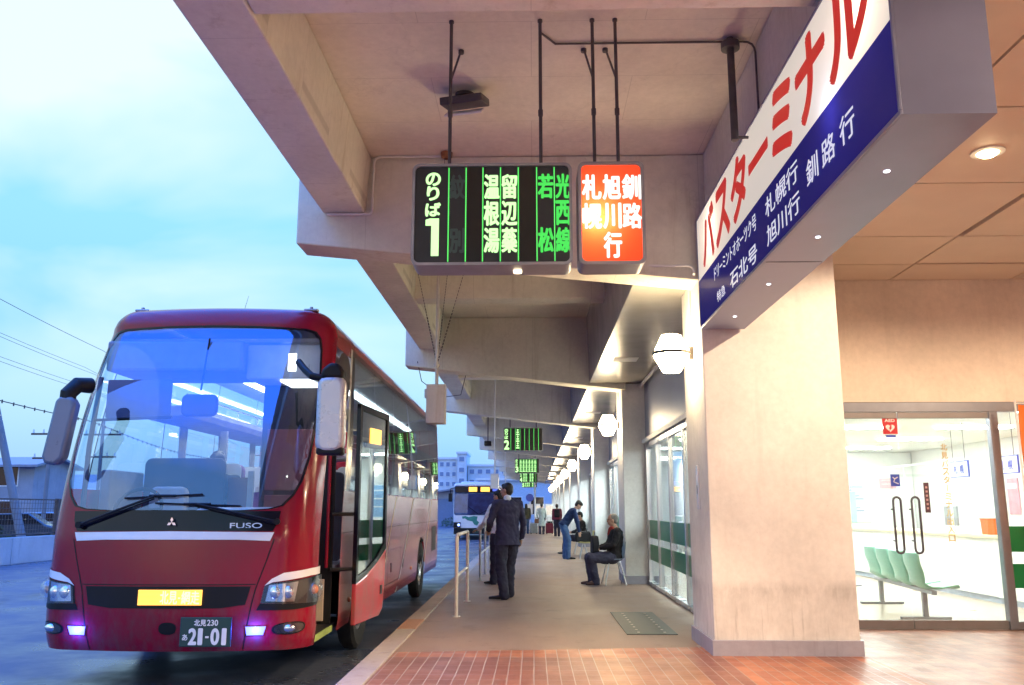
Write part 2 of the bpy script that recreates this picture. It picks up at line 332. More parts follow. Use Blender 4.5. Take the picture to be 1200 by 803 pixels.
def brick_mat(name, pale=False):
    m, nt, N, L, B = newmat(name)
    tc = N.new('ShaderNodeTexCoord'); mp = N.new('ShaderNodeMapping'); L.new(tc.outputs['Object'], mp.inputs[0]); mp.inputs['Rotation'].default_value = (0, 0, R(90))
    b = N.new('ShaderNodeTexBrick'); L.new(mp.outputs[0], b.inputs['Vector'])
    b.offset = 0; b.squash = 1; b.inputs['Scale'].default_value = 1
    b.inputs['Brick Width'].default_value = .225; b.inputs['Row Height'].default_value = .113; b.inputs['Mortar Size'].default_value = .005; b.inputs['Mortar Smooth'].default_value = .2
    b.inputs['Color1'].default_value = (0, 0, 0, 1); b.inputs['Color2'].default_value = (1, 1, 1, 1); b.inputs['Mortar'].default_value = (.5, .5, .5, 1); b.inputs['Bias'].default_value = 0
    v = tc.outputs['Object']; sp = N.new('ShaderNodeSeparateXYZ'); L.new(v, sp.inputs[0])
    if pale:  # same red brick, glare by the doors put into a washed-out tone
        tone = ramp(N, L, b.outputs['Color'], ((0, (.27, .125, .085)), (.5, (.36, .17, .115)), (1, (.44, .22, .15))))
    else:
        orange = ramp(N, L, b.outputs['Color'], ((0, (.36, .095, .038)), (.5, (.44, .13, .050)), (1, (.52, .18, .072))))
        dark = ramp(N, L, b.outputs['Color'], ((0, (.20, .055, .040)), (.5, (.25, .075, .05)), (1, (.30, .105, .065))))
        mid = ramp(N, L, b.outputs['Color'], ((0, (.30, .12, .055)), (1, (.38, .165, .075))))
        def stp(sock, lo, hi):
            r = N.new('ShaderNodeMapRange'); L.new(sock, r.inputs[0]); r.inputs[1].default_value = lo; r.inputs[2].default_value = hi; return r.outputs[0]
        def mul(a, c):
            q = N.new('ShaderNodeMath'); q.operation = 'MULTIPLY'; L.new(a, q.inputs[0]); L.new(c, q.inputs[1]); return q.outputs[0]
        def inv(a):
            q = N.new('ShaderNodeMath'); q.operation = 'SUBTRACT'; q.inputs[0].default_value = 1; L.new(a, q.inputs[1]); return q.outputs[0]
        y0 = stp(sp.outputs[1], 8.775, 8.776); x0 = stp(sp.outputs[0], 1.694, 1.695); x1 = stp(sp.outputs[0], .564, .565)
        tone = mixc(N, L, mul(inv(y0), inv(x0)), orange, dark)
        tone = mixc(N, L, mul(mul(inv(y0), x1), inv(x0)), tone, mid)
        x2 = mul(stp(sp.outputs[0], 1.468, 1.469), inv(stp(sp.outputs[0], 1.807, 1.808)))
        tone = mixc(N, L, mul(x2, inv(stp(sp.outputs[1], 9.0, 9.001))), tone, dark)
        x3 = mul(stp(sp.outputs[0], 2.711, 2.712), inv(stp(sp.outputs[0], 3.05, 3.051)))
        tone = mixc(N, L, x3, tone, dark)
    f = noise(N, L, v, 1.8, 5, .65); g = noise(N, L, v, 45, 4, .6)
    tone = mixc(N, L, ramp(N, L, f, ((.42, (0, 0, 0)), (.72, (.55,)*3))), tone, (.15, .085, .065))
    tone = mixc(N, L, .10, tone, ramp(N, L, g, ((.3, (.1, .06, .05)), (.7, (.6, .4, .3)))))
    c = mixc(N, L, b.outputs['Fac'], tone, (.36, .29, .26) if not pale else (.24, .19, .17))
    L.new(c, B.inputs['Base Color']); L.new(ramp(N, L, f, ((.3, (.28,)*3), (.7, (.5,)*3))), B.inputs['Roughness'])
    h = N.new('ShaderNodeMath'); h.operation = 'SUBTRACT'; h.inputs[0].default_value = 1; L.new(b.outputs['Fac'], h.inputs[1])
    bump(N, L, B, h.outputs[0], .5, .004); return m
M['asphalt'] = asphalt(); M['platform'] = platform_mat(); M['brick'] = brick_mat('red_brick_paving'); M['glare_brick'] = brick_mat('glare_brick_paving', True)
M['kerb'] = concrete('kerb_concrete', (.42, .36, .31)); M['kerb_red'] = concrete('kerb_reddish', (.46, .26, .17))
M['plaster'] = concrete('pillar_plaster', (.76, .74, .71), stain=(.72, .68, .68), amt=.35, rough=.75, bmp=.15, scuff=True)
M['pier_white'] = concrete('pier_white_paint', (.82, .82, .84), stain=(.75, .75, .78), amt=.3, rough=.6, bmp=.08)
M['plinth'] = concrete('plinth_paint', (.36, .35, .42), rough=.6)
M['room_white'] = mat('room_white', (.82, .82, .80), .5, var=.02)
M['tile_floor'] = mat('room_floor', (.50, .42, .33), .3, var=.1, scale=2)
M['ceil_panel'] = mat('ceiling_panel', (.70, .59, .49), .55, var=.05, scale=1.5)
M['lamp_panel'] = emit('fluorescent_panel', (.94, 1, .98), 62)
M['warm_wall'] = concrete('warm_wall', (.80, .70, .60), streak=False, rough=.7, bmp=.1)

# ------------------------------------------------------------------ setting: road, kerb, pavement
RD = -.2; Y1 = 86.0; BAY = 8.3
tag(MB().quad((-900, -300, RD), (900, -300, RD), (900, 1500, RD), (-900, 1500, RD)).build('road', 'asphalt', smooth=0), kind='structure')
ki = lambda y: -1.385-.0055*(y-8)      # inner edge of the kerb
p = MB(); p.prism([(ki(-9), -9), (14, -9), (14, Y1+3), (ki(Y1+3), Y1+3)], RD-.1, 0, 'z')
tag(p.build('pavement', 'platform', smooth=0), kind='structure')
k1, k2 = MB(), MB(); y = -9.0; i = 0
while y < Y1+3:
    n = .9; q = k2 if abs(y-10.8) < .5 else k1
    q.prism([(ki(y)-.235, y+.004), (ki(y)-.006, y+.004), (ki(y+n)-.006, y+n-.004), (ki(y+n)-.235, y+n-.004)], RD-.1, .006+random.uniform(-.002, .002), 'z'); y += n
tag(k1.build('kerb', 'kerb', smooth=0, bevel=.012), kind='structure'); tag(k2.build('kerb_stone', 'kerb_red', smooth=0, bevel=.012), kind='structure')
p = MB(); p.prism([(ki(-9)+.01, -9), (3.2, -9), (3.2, 9.6), (1.9, 9.6), (1.72, 9.46), (ki(9)+.01, 9.05)], -.05, .004, 'z')
tag(p.build('brick_paving', 'brick', smooth=0), kind='structure')
tag(MB().prism([(3.2, -9), (13.9, -9), (13.9, 10.95), (3.2, 10.95)], -.05, .0045, 'z').build('entrance_paving', 'glare_brick', smooth=0), kind='structure')
tag(MB().box(1.7, 1.94, 9.3, 9.6, -.05, .0025).build('pavement_joint', 'kerb', smooth=0), kind='structure')

# ------------------------------------------------------------------ terminal building
bld = thing('terminal_building', 'pale plastered terminal building with glass doors along the bus platform', 'building', (3, 10, 0))
def bpart(mb, name, m, parent=None, **k):
    mb_off = parent is None
    o = mb.build(name, m, None, **k)
    o.data.transform(Matrix.Translation((-3, -10, 0))); o.parent = parent or bld
    return o
NB = 9
for k in range(-2, NB+1):
    y0 = 8.92+BAY*k
    if k == 0:
        b = MB().prism([(1.76, y0), (3.17, y0), (3.17, 10.8), (2.3, 10.8), (2.3, 10.05), (1.76, 10.05)], 0, 4.4, 'z')
        q = bpart(b, 'pillar', 'plaster', smooth=0, bevel=.012)
        b = MB().prism([(1.735, y0-.025), (3.195, y0-.025), (3.195, 10.79), (2.28, 10.79), (2.28, 10.06), (1.735, 10.06)], -.02, .15, 'z')
    else:
        b = MB().box(1.76, 2.5, y0, y0+1.13, 0, 3.86)
        q = bpart(b, 'pillar', 'pier_white', smooth=0, bevel=.012)
        b = MB().box(1.735, 2.49, y0-.025, y0+1.155, -.02, .15)
    bpart(b, 'plinth', 'plinth', q, smooth=0, bevel=.006)
for k in range(NB):
    ya, yb = 8.92+BAY*k+1.13+(.0 if k else .03), 8.92+BAY*(k+1)
    nx = 2.24; n = 5 if k < 3 else 4
    f = MB(); f.box(nx-.05, nx+.05, ya, yb, 2.56, 2.66); f.box(nx-.06, nx+.06, ya, yb, .005, .07)
    st = [ya+.06+(yb-ya-.12)*i/n for i in range(n+1)]
    for i, yy in enumerate(st):
        w = .05 if i in (0, n) else .036; f.box(nx-.045, nx+.045, yy-w, yy+w, .07, 2.56)
    fr = bpart(f, 'shopfront_frame', 'steel', smooth=0, bevel=.004)
    for i in range(n):
        a, c = st[i]+.036, st[i+1]-.036
        bpart(MB().box(nx-.006, nx+.006, a, c, .07, 2.56), 'pane', 'shop_glass', fr, smooth=0)
        if k < 4: bpart(MB().box(nx-.0095, nx-.0065, a+.004, c-.004, .87, 1.20).box(nx-.0095, nx-.0065, a+.004, c-.004, .46, .75), 'green_stripe', 'green', fr, smooth=0)
    bpart(MB().box(nx-.03, nx+.12, ya, yb, 2.66, 3.86), 'upper_panel', 'steel_panel', smooth=0)
    bpart(MB().box(nx-.10, nx-.03, ya, yb, 2.66, 2.74), 'door_track', 'white_paint', smooth=0, bevel=.004)
# waiting hall
bpart(MB().box(2.30, 9.4, 10.9, Y1, -.05, .008), 'hall_floor', 'tile_floor', smooth=0)
bpart(MB().box(2.36, 9.4, 10.9, Y1, 2.80, 2.9), 'hall_ceiling', 'room_white', smooth=0)
bpart(MB().box(9.4, 9.5, 10.9, Y1, 0, 2.9), 'hall_wall', 'room_white', smooth=0)
bpart(MB().box(4.3, 9.38, 22.0, 22.1, .01, 2.79), 'hall_wall', 'room_white', smooth=0)
bpart(MB().box(4.2, 4.3, 22.0, Y1, .01, 2.79), 'hall_wall', 'room_white', smooth=0)
for yy in [12.6, 15.2, 17.8, 20.4]:
    for xx in (3.6, 5.6, 7.6): bpart(MB().box(xx-.6, xx+.6, yy-.14, yy+.14, 2.775, 2.795), 'hall_lamp', 'lamp_panel', smooth=0)
for k in range(8):
    yy = 24.5+k*8; bpart(MB().box(2.9, 3.9, yy-.5, yy+.5, 2.775, 2.795), 'hall_lamp', 'lamp_panel', smooth=0)
M['frame_grey'] = mat('frame_grey', (.26, .27, .31), .35, .5, var=.08)
# entrance wall and glass doors (face y = 10.86)
bpart(MB().box(3.17, 9.4, 10.80, 10.9, 2.70, 4.4), 'entrance_wall', 'warm_wall', smooth=0)
f = MB(); f.box(3.18, 9.4, 10.81, 10.90, 2.58, 2.70); f.box(5.60, 5.70, 10.80, 10.90, .01, 2.58); f.box(5.7, 9.4, 10.81, 10.89, .01, .10)
fr = bpart(f, 'entrance_frame', 'frame_grey', smooth=0, bevel=.004)
bpart(MB().box(5.7, 9.4, 10.848, 10.856, .10, 2.58), 'pane', 'glass', fr, smooth=0)
bpart(MB().box(5.705, 9.39, 10.842, 10.846, .90, 1.20).box(5.705, 9.39, 10.842, 10.846, .48, .76), 'green_stripe', 'green', fr, smooth=0)
M['door_rail'] = mat('bronze_rail', (.24, .22, .22), .4, .5, var=.08)
for xa, xb, hx in ((3.20, 4.485, 4.38), (4.495, 5.595, 4.60)):
    d = bpart(MB().box(xa, xb, 10.844, 10.856, .115, 2.50), 'glass_door', 'glass', smooth=0)
    for za, zb in ((.01, .114), (2.501, 2.575)): bpart(MB().box(xa, xb, 10.825, 10.875, za, zb), 'door_rail', 'door_rail', d, smooth=0, bevel=.003)
    h = MB(); pts = [(hx-.05, 10.76, 1.0)]
    pts = [(hx-.045, 10.77, .93), (hx-.045, 10.77, 1.5)]+[(hx-.045*math.cos(t), 10.77, 1.5+.045*math.sin(t)) for t in (.5, 1.05, 1.57, 2.1, 2.64)]+[(hx+.045, 10.77, 1.5), (hx+.045, 10.77, .93)]+[(hx+.045*math.cos(t), 10.77, .93-.045*math.sin(t)) for t in (.5, 1.05, 1.57, 2.1, 2.64)]+[(hx-.045, 10.77, .93)]
    h.tube(pts, .014); h.cyl((hx-.045, 10.77, 1.4), (hx-.045, 10.845, 1.4), .01); h.cyl((hx-.045, 10.77, 1.03), (hx-.045, 10.845, 1.03), .01)
    bpart(h, 'handle', 'dark_steel', d)
# tiled ceiling of the entrance bay
c = MB(); xs = [1.86, 3.02, 4.52, 6.02, 7.52, 9.4]; ys = [-8.8, -6.1, -4.6, -3.1, -1.6, -.1, 1.42, 2.92, 4.42, 5.93, 7.43, 8.98, 10.06, 10.80]
for i in range(len(xs)-1):
    for j in range(len(ys)-1):
        gx = .055 if (xs[i] == 4.52 and ys[j] < 8) else .012
        gy = .05 if (ys[j+1] == 10.06 and xs[i] > 4) else .012
        c.box(xs[i]+gx, xs[i+1]-.012, ys[j]+.012, ys[j+1]-gy, 4.25, 4.30)
bpart(c, 'ceiling', 'ceil_panel', smooth=0)
bpart(MB().box(1.86, 9.4, -8.8, 10.80, 4.32, 4.40), 'ceiling_void', 'dark_steel', smooth=0)
bpart(MB().box(9.4, 9.6, -8.8, 10.9, 0, 4.4), 'entrance_wall', 'warm_wall', smooth=0)

# ------------------------------------------------------------------ canopy
can = thing('platform_canopy', 'long concrete canopy with tapered cantilever beams over the platform', 'canopy', (0, 9, 5.2))
def cpart(mb, name, m, **k):
    o = mb.build(name, m, None, **k); o.data.transform(Matrix.Translation((0, -9, -5.2))); o.parent = can; return o
BY = 8.15; b0 = 8.97
cpart(MB().box(-2.42, 2.6, -9, Y1, 5.2, 5.42), 'roof_slab', 'slab', smooth=0)
cpart(MB().prism([(-2.27, 4.56), (-1.81, 4.56), (-1.76, 5.19), (-2.30, 5.19)], -9, Y1, 'y'), 'edge_beam', 'concrete', smooth=0, bevel=.015)
for k in range(-2, 10):
    yy = b0+BY*k
    if yy > Y1: break
    xr = 1.84 if k > 0 else 2.3
    cpart(MB().prism([(-2.55, 4.22), (xr, 3.72 if k != 0 else 3.73), (xr, 5.195), (-2.55, 5.195)], yy, yy+.46, 'y'), 'cross_beam', 'concrete', smooth=0, bevel=.015)
    r0 = yy+3.93
    if r0 < Y1: cpart(MB().box(-1.80, 1.12 if k >= 0 else 1.86, r0, r0+.37, 4.56, 5.198), 'cross_rib', 'concrete', smooth=0, bevel=.012)
    if k >= 0:
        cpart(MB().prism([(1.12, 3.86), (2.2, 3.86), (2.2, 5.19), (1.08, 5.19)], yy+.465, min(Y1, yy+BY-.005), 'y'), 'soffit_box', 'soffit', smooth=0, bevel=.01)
        cpart(MB().box(1.35, 1.75, yy+5.2, yy+5.6, 3.852, 3.859), 'access_panel', 'white_paint', smooth=0, bevel=.002)
cpart(MB().box(1.86, 2.5, -9, 8.965, 4.405, 5.19), 'fascia_beam', 'concrete', smooth=0, bevel=.012)
cpart(MB().box(2.2, 9.4, -9, Y1, 5.25, 5.5), 'upper_roof', 'concrete', smooth=0)
cpart(MB().box(2.36, 2.5, 8.97, Y1, 3.86, 5.24), 'upper_wall', 'concrete', smooth=0)

# ------------------------------------------------------------------ hanging platform signs
def rr(x0, x1, z0, z1, r, n=5):
    out = []
    for cx, cz, a in ((x1-r, z0+r, -90), (x1-r, z1-r, 0), (x0+r, z1-r, 90), (x0+r, z0+r, 180)):
        out += [(cx+r*math.cos(R(a+90*i/n)), cz+r*math.sin(R(a+90*i/n))) for i in range(n+1)]
    return out
M['green_bright'] = emit('green_letters_bright', (.50, 1, .38), 1.55)
M['green_dim'] = emit('green_letters', (.06, .75, .10), 1.0)
M['green_line'] = emit('green_line', (.10, .85, .14), 1.1)
M['dark_letters'] = mat('unlit_letters', (.06, .11, .10), .5)
M['white_lit'] = emit('lit_white_letters', (1, .96, .90), 1.35)
M['sign_black'] = mat('sign_black', (.008, .010, .012), .3, var=.1)
M['sign_grey'] = mat('sign_dark_grey', (.028, .034, .040), .35, var=.1)
def sign_case(root, x0, x1, z0, z1, d, face, fr='grey_metal'):
    MB().prism(rr(x0, x1, z0, z1, .055), .012, d, 'y').build('housing', fr, root, smooth=30)
    b = MB(); A = rr(x0, x1, z0, z1, .055); B = rr(x0+.022, x1-.022, z0+.022, z1-.022, .04); n = len(A)
    va = [[b.b.verts.new((p[0], y, p[1])) for p in P] for P, y in ((A, .011), (A, -.012), (B, -.012), (B, .011))]
    for j in range(4):
        U, V = va[j], va[(j+1) % 4]
        for i in range(n): b.b.faces.new((U[i], U[(i+1) % n], V[(i+1) % n], V[i]))
    b.build('bezel', fr, root, smooth=30)
    return MB().prism(rr(x0+.0225, x1-.0225, z0+.0225, z1-.0225, .038), .003, .011, 'y').build('face_panel', face, root, smooth=0)
def rods(root, xs, y, z0, z1, braces=()):
    for x in xs:
        r = MB().cyl((x, y, z0-.01), (x, y, z1), .0135, n=10).cyl((x, y, z0+.42), (x, y, z0+.47), .019, n=10).cyl((x, y, z1-.02), (x, y, z1-.002), .02, n=12).build('hanger_rod', 'dark_steel', root)
    for x, dx, dy in braces:
        MB().cyl((x, y, z0+.72), (x+dx, y+dy, z1), .009, n=8).cyl((x+dx, y+dy, z1-.03), (x+dx, y+dy, z1-.002), .024, n=10).build('brace', 'dark_steel', root)
s1 = thing('platform_sign', 'large black hanging sign for platform 1 with green lit columns of destinations', 'sign', (0, 6.2, 3.17))
sign_case(s1, -.90, .30, 0, .795, .28, 'sign_grey')
b = MB()
for a, c in ((-.492, -.378), (-.094, .034)): b.box(a, c, .000, .0028, .03, .765)
b.box(-.370, -.345, .0, .0028, .6, .765)
b.build('black_strip', 'sign_black', s1, smooth=0)
b = MB()
for x in (-.625, -.495, -.368, -.236, -.102, .036, .168): b.box(x-.0042, x+.0042, -.002, .0028, .03, .765)
b.build('green_divider', 'green_line', s1, smooth=0)
it = [('の', (-.795, -.001, .625), (.105, 0, 0), (0, 0, .098), .05), ('り', (-.785, -.001, .51), (.085, 0, 0), (0, 0, .105), .05), ('ば', (-.795, -.001, .385), (.108, 0, 0), (0, 0, .100), .05)]
lettering('lettering', it, 'green_bright', s1)
b = MB().prism([(-.795, .31), (-.795, .355), (-.765, .365), (-.695, .365), (-.695, .075), (-.752, .075), (-.752, .31)], -.002, .0028, 'y'); b.build('numeral', 'green_bright', s1, smooth=0)
lettering('lettering', vertical('温根湯', (-.302, -.001), .705, .21, .185, .108, 0, wt=.03)+vertical('留辺蘂', (-.169, -.001), .705, .21, .185, .108, 0, wt=.03), 'green_bright', s1)
lettering('lettering', vertical('若 松', (.102, -.001), .705, .21, .185, .108, 0, wt=.03)+vertical('光西線', (.233, -.001), .705, .21, .185, .106, 0, wt=.03), 'green_dim', s1)
lettering('lettering', vertical('紋 別', (-.56, -.001), .705, .21, .185, .108, 0, wt=.03), 'dark_letters', s1)
MB().cyl((-.11, .15, -.018), (-.11, .15, .001), .032, n=16).build('under_lamp', emit('under_lamp', (1, .80, .50), 5), s1)
ul = bpy.data.lights.new('under_lamp_beam', 'SPOT'); ul.energy = 160; ul.color = (1, .70, .42); ul.spot_size = R(100); ul.spot_blend = .5; ul.shadow_soft_size = .03
uo = bpy.data.objects.new('under_lamp_beam', ul); COL.objects.link(uo); uo.location = (-.11, .15, -.04); uo.parent = s1; uo.rotation_euler = (R(18), 0, 0)
rods(s1, (-.63, .07), .08, .795, 2.03, ((-.63, .04, .45),))
s2 = thing('destination_sign', 'red backlit hanging sign with white characters for long distance buses', 'sign', (0, 6.2, 3.17))
def lit_face(name, col, em, tr=.9):
    m, nt, N, L, B = newmat(name); N.remove(B); e = N.new('ShaderNodeEmission'); e.inputs[0].default_value = tuple(col)+(1,); e.inputs[1].default_value = em*2**-EXP
    t = N.new('ShaderNodeBsdfTranslucent'); t.inputs[0].default_value = tuple(min(1, c*tr) for c in col)+(1,)
    g = N.new('ShaderNodeBsdfGlossy'); g.inputs['Roughness'].default_value = .12
    a = N.new('ShaderNodeAddShader'); L.new(e.outputs[0], a.inputs[0]); L.new(t.outputs[0], a.inputs[1])
    x = N.new('ShaderNodeMixShader'); x.inputs[0].default_value = .05; L.new(a.outputs[0], x.inputs[1]); L.new(g.outputs[0], x.inputs[2])
    L.new(x.outputs[0], N['Material Output'].inputs[0]); return m
M['red_face'] = lit_face('red_translucent', (1, .075, .025), .62)
b = MB(); A = rr(.345, .84, .0, .80, .05); n = len(A)       # open fronted case, lit inside
va = [[b.b.verts.new((p[0], y, p[1])) for p in P] for P, y in ((A, .28), (A, .006), (rr(.352, .833, .007, .793, .045), .006), (rr(.352, .833, .007, .793, .045), .27))]
for U, V in zip(va, va[1:]):
    for i in range(n): b.b.faces.new((U[i], U[(i+1) % n], V[(i+1) % n], V[i]))
b.b.faces.new(va[0]); b.b.faces.new(va[3][::-1]); b.build('housing', 'grey_metal', s2, smooth=30)
b = MB(); B2 = rr(.369, .816, .024, .776, .04)
va = [[b.b.verts.new((p[0], y, p[1])) for p in P] for P, y in ((A, .0055), (A, -.012), (B2, -.012), (B2, .0055))]
for j in range(4):
    U, V = va[j], va[(j+1) % 4]
    for i in range(n): b.b.faces.new((U[i], U[(i+1) % n], V[(i+1) % n], V[i]))
b.build('bezel', 'grey_metal', s2, smooth=30)
MB().quad(*[(x, .002, z) for x, z in rr(.3695, .8155, .0245, .7755, .038)]).build('face_panel', 'red_face', s2, smooth=0)
lettering('lettering', vertical('札幌', (.447, -.003), .695, .225, .19, .135, 0, wt=.035)+vertical('旭川行', (.597, -.003), .695, .225, .19, .125, 0, wt=.035)+vertical('釧路', (.745, -.003), .695, .225, .19, .135, 0, wt=.03), 'white_lit', s2)
pl = bpy.data.lights.new('sign_bulb', 'POINT'); pl.energy = 5; pl.color = (1, .85, .5); pl.shadow_soft_size = .05
po = bpy.data.objects.new('sign_bulb', pl); COL.objects.link(po); po.location = (.49, .13, .36); po.parent = s2
rods(s2, (.48, .66), .08, .80, 2.03, ((.48, -.04, .45), (.66, -.04, .45)))

def far_sign(name, label, y, num, cols, group):
    s = thing(name, label, 'sign', (-.30, y, 3.13), 0, group)
    sign_case(s, -.60, .60, 0, .72, .28, 'sign_black')
    lettering('lettering', [('の', (-.56, -.001, .58), (.10, 0, 0), (0, 0, .09), .05), ('り', (-.55, -.001, .48), (.08, 0, 0), (0, 0, .09), .05), ('ば', (-.56, -.001, .37), (.10, 0, 0), (0, 0, .09), .05), (num, (-.565, -.001, .06), (.13, 0, 0), (0, 0, .26), .06)], 'green_bright', s)
    b = MB()
    for i in range(7): b.box(-.375+.14*i-.006, -.375+.14*i+.006, -.003, .003, .03, .69)
    b.build('green_divider', 'green_line', s, smooth=0)
    b = MB()
    for i in cols:
        for j in range(9):                                  # strokes of characters too small to read
            z = .08+.068*j; x = -.305+.14*i; w = .05-.012*((j*7+i*3) % 3)
            b.box(x-w, x+w, -.003, .003, z, z+.034)
        b.box(x-.006, x+.006, -.0035, .003, .09, .66)
    b.build('lit_column', 'green_bright', s, smooth=0)
    rods(s, (-.4, .4), .14, .72, 2.07)
G = 'green platform signs further down the platform'
far_sign('platform_sign', 'black hanging sign for platform 2 with one green lit column, second along', 26.5, '2', (1,), G)
far_sign('platform_sign', 'hanging platform sign with all its columns lit green, third along', 43, '3', (0, 1, 2, 3, 4, 5), G)
far_sign('platform_sign', 'hanging green lit platform sign seen just below the fully lit one, fourth along', 58, '4', (0, 1, 3, 4), G)
far_sign('platform_sign', 'farthest and smallest hanging green lit platform sign, lowest in view', 71, '5', (0, 1, 2, 4), G)

# ------------------------------------------------------------------ terminal sign
ts = thing('terminal_sign', 'long white and blue backlit sign with red katakana hung beside the pillar', 'sign', (1.74, 6.37, 3.23))
M['white_face'] = lit_face('white_translucent', (1, .90, .80), .62)
M['blue_face'] = lit_face('blue_translucent', (.022, .020, .20), .55)
M['sign_red'] = emit('red_letters', (.52, .012, .008), .85)
M['sign_white'] = emit('pale_letters', (.80, .82, 1), .72)
M['housing'] = mat('sign_housing', (.24, .26, .40), .40, .5, var=.08, scale=2)
b = MB()
b.box(.012, .45, -2.5, 2.5, 0, .012).box(.012, .45, -2.5, 2.5, 1.168, 1.18).box(.44, .45, -2.5, 2.5, .012, 1.168).box(.012, .44, -2.5, -2.488, .012, 1.168).box(.012, .44, 2.488, 2.5, .012, 1.168)
b.build('housing', 'housing', ts, smooth=0)
b = MB(); b.box(-.004, .0115, -2.5, 2.5, 0, .022).box(-.004, .0115, -2.5, 2.5, 1.158, 1.18).box(-.004, .0115, -2.5, -2.48, .022, 1.158).box(-.004, .0115, 2.48, 2.5, .022, 1.158)
b.build('face_frame', 'housing', ts, smooth=0, bevel=.003)
MB().quad((.001, -2.479, .506), (.001, 2.479, .506), (.001, 2.479, 1.157), (.001, -2.479, 1.157)).build('white_panel', 'white_face', ts, smooth=0)
MB().quad((.001, -2.479, .023), (.001, 2.479, .023), (.001, 2.479, .5055), (.001, -2.479, .5055)).build('blue_panel', 'blue_face', ts, smooth=0)
def kana(ch, ya, yb, z0, z1, wt): return (ch, (-.003, ya-6.37, z0-3.23), (0, yb-ya, 0), (0, 0, z1-z0), wt)
it = []
for i, (ch, w, h0, h1) in enumerate((('バ', .52, 0, 1), ('ス', .54, 0, 1), ('タ', .52, 0, 1), ('ー', .56, .42, .56), ('ミ', .46, 0, 1), ('ナ', .54, 0, 1), ('ル', .58, 0, 1))):
    c = 8.6-.643*(i+.5); it.append(kana(ch, c+w/2, c-w/2, 3.815+.50*h0, 3.815+.50*h1, .054 if ch != 'ー' else .17))
lettering('red_lettering', it, 'sign_red', ts)
for its in ([kana('ドリーミントオホーツク号', 8.08, 6.50, 3.535, 3.665, .012)], [kana('特急', 8.00, 7.66, 3.305, 3.405, .015), kana('石北号', 7.44, 6.52, 3.29, 3.435, .022)],
    [kana('札幌行', 6.22, 5.42, 3.515, 3.665, .014)], [kana('旭川行', 6.22, 5.42, 3.30, 3.45, .014)], [kana('釧', 5.25, 5.03, 3.39, 3.555, .014), kana('路', 4.95, 4.73, 3.39, 3.555, .014), kana('行', 4.64, 4.42, 3.39, 3.555, .014)]):
    lettering('lettering', its, 'sign_white', ts)
for yy, zz, en in ((-2.1, .80, 10), (1.85, .85, 12), (-1.6, .45, 5)):
    l = bpy.data.lights.new('sign_tube', 'POINT'); l.energy = en*.16; l.color = (1, .82, .6) if zz > .5 else (.7, .75, 1); l.shadow_soft_size = .06
    o = bpy.data.objects.new('sign_tube', l); COL.objects.link(o); o.location = (.16, yy, zz); o.parent = ts
dots = emit('pin_lamp', (.95, .97, 1), 5)
for yy in (4.58, 5.76, 7.03, 8.26):
    MB().cyl((.215, yy-6.37, -.004), (.215, yy-6.37, .004), .017, n=12).build('pin_lamp', dots, ts)
MB().box(.02, .44, -.004, .004, -.0025, .001).build('panel_seam', 'dark_steel', ts, smooth=0)
for yy in (6.59, 4.2):
    MB().cyl((.0-.11, yy-6.37, 1.075), (-.11, yy-6.37, 1.968), .030, n=14).cyl((-.11, yy-6.37, 1.87), (-.11, yy-6.37, 1.93), .075, n=18).cyl((-.11, yy-6.37, 1.10), (-.003, yy-6.37, 1.10), .012).build('hanger_pole', 'dark_steel', ts)

# ------------------------------------------------------------------ wall lamps on the pillars, downlights
M['globe'] = emit('lamp_globe', (1, .78, .46), 60)
M['lamp_metal'] = mat('lamp_metal', (.06, .05, .045), .4, .6)
places = ['nearest wall lamp, beside the big white and blue sign', 'second wall lamp, on the pillar by the seated man', 'third wall lamp along the platform', 'fourth wall lamp along the platform', 'fifth wall lamp along the platform', 'sixth wall lamp along the platform', 'seventh wall lamp, small in the distance', 'eighth wall lamp, tiny in the distance', 'last and smallest wall lamp at the far end']
lamp = None
for k in [0, 1, 2, 3, 4, 5, 6, 7, 8, -1, -2]:  # negative k: unseen lamps added to uplight the slab
    yy = 9.45+BAY*k
    if lamp is None:
        lamp = thing('wall_lamp', '', 'lamp', (1.757, yy, 3.08), 0, 'lit polyhedral lamps on the wall pillars')
        b = MB().lathe([(.085, -.20), (.10, -.205), (.205, -.012), (.205, .012), (.11, .20), (.095, .205)], (-.235, 0, 0), 8); b.build('globe', 'globe', lamp, smooth=0)
        MB().lathe([(.200, -.017), (.214, -.017), (.214, .017), (.200, .017)], (-.235, 0, 0), 8, ring=True).build('band', 'lamp_metal', lamp, smooth=0)
        MB().box(-.045, -.001, -.045, .045, -.07, .07).cyl((-.04, 0, 0), (-.03-.0, 0, 0), .03).build('bracket', 'lamp_metal', lamp, smooth=0, bevel=.006)
        MB().cyl((-.045, 0, 0), (-.028, 0, 0), .018).build('arm', 'lamp_metal', lamp)
        MB().cyl((-.012, 0, .07), (-.012, 0, .72), .011).build('conduit', 'white_paint', lamp)
        q = lamp
    else: q = dup(lamp); q.location = (1.757, yy, 3.08)
    q['label'] = (places[k] if k >= 0 else ('unseen wall lamp added on the pillar beside the viewpoint to uplight the slab', 'unseen wall lamp added on the pillar behind the viewpoint to uplight the slab')[-1-k])+', white glowing polyhedral shade'
M['warm_disc'] = emit('downlight_disc', (1, .74, .40), 40)
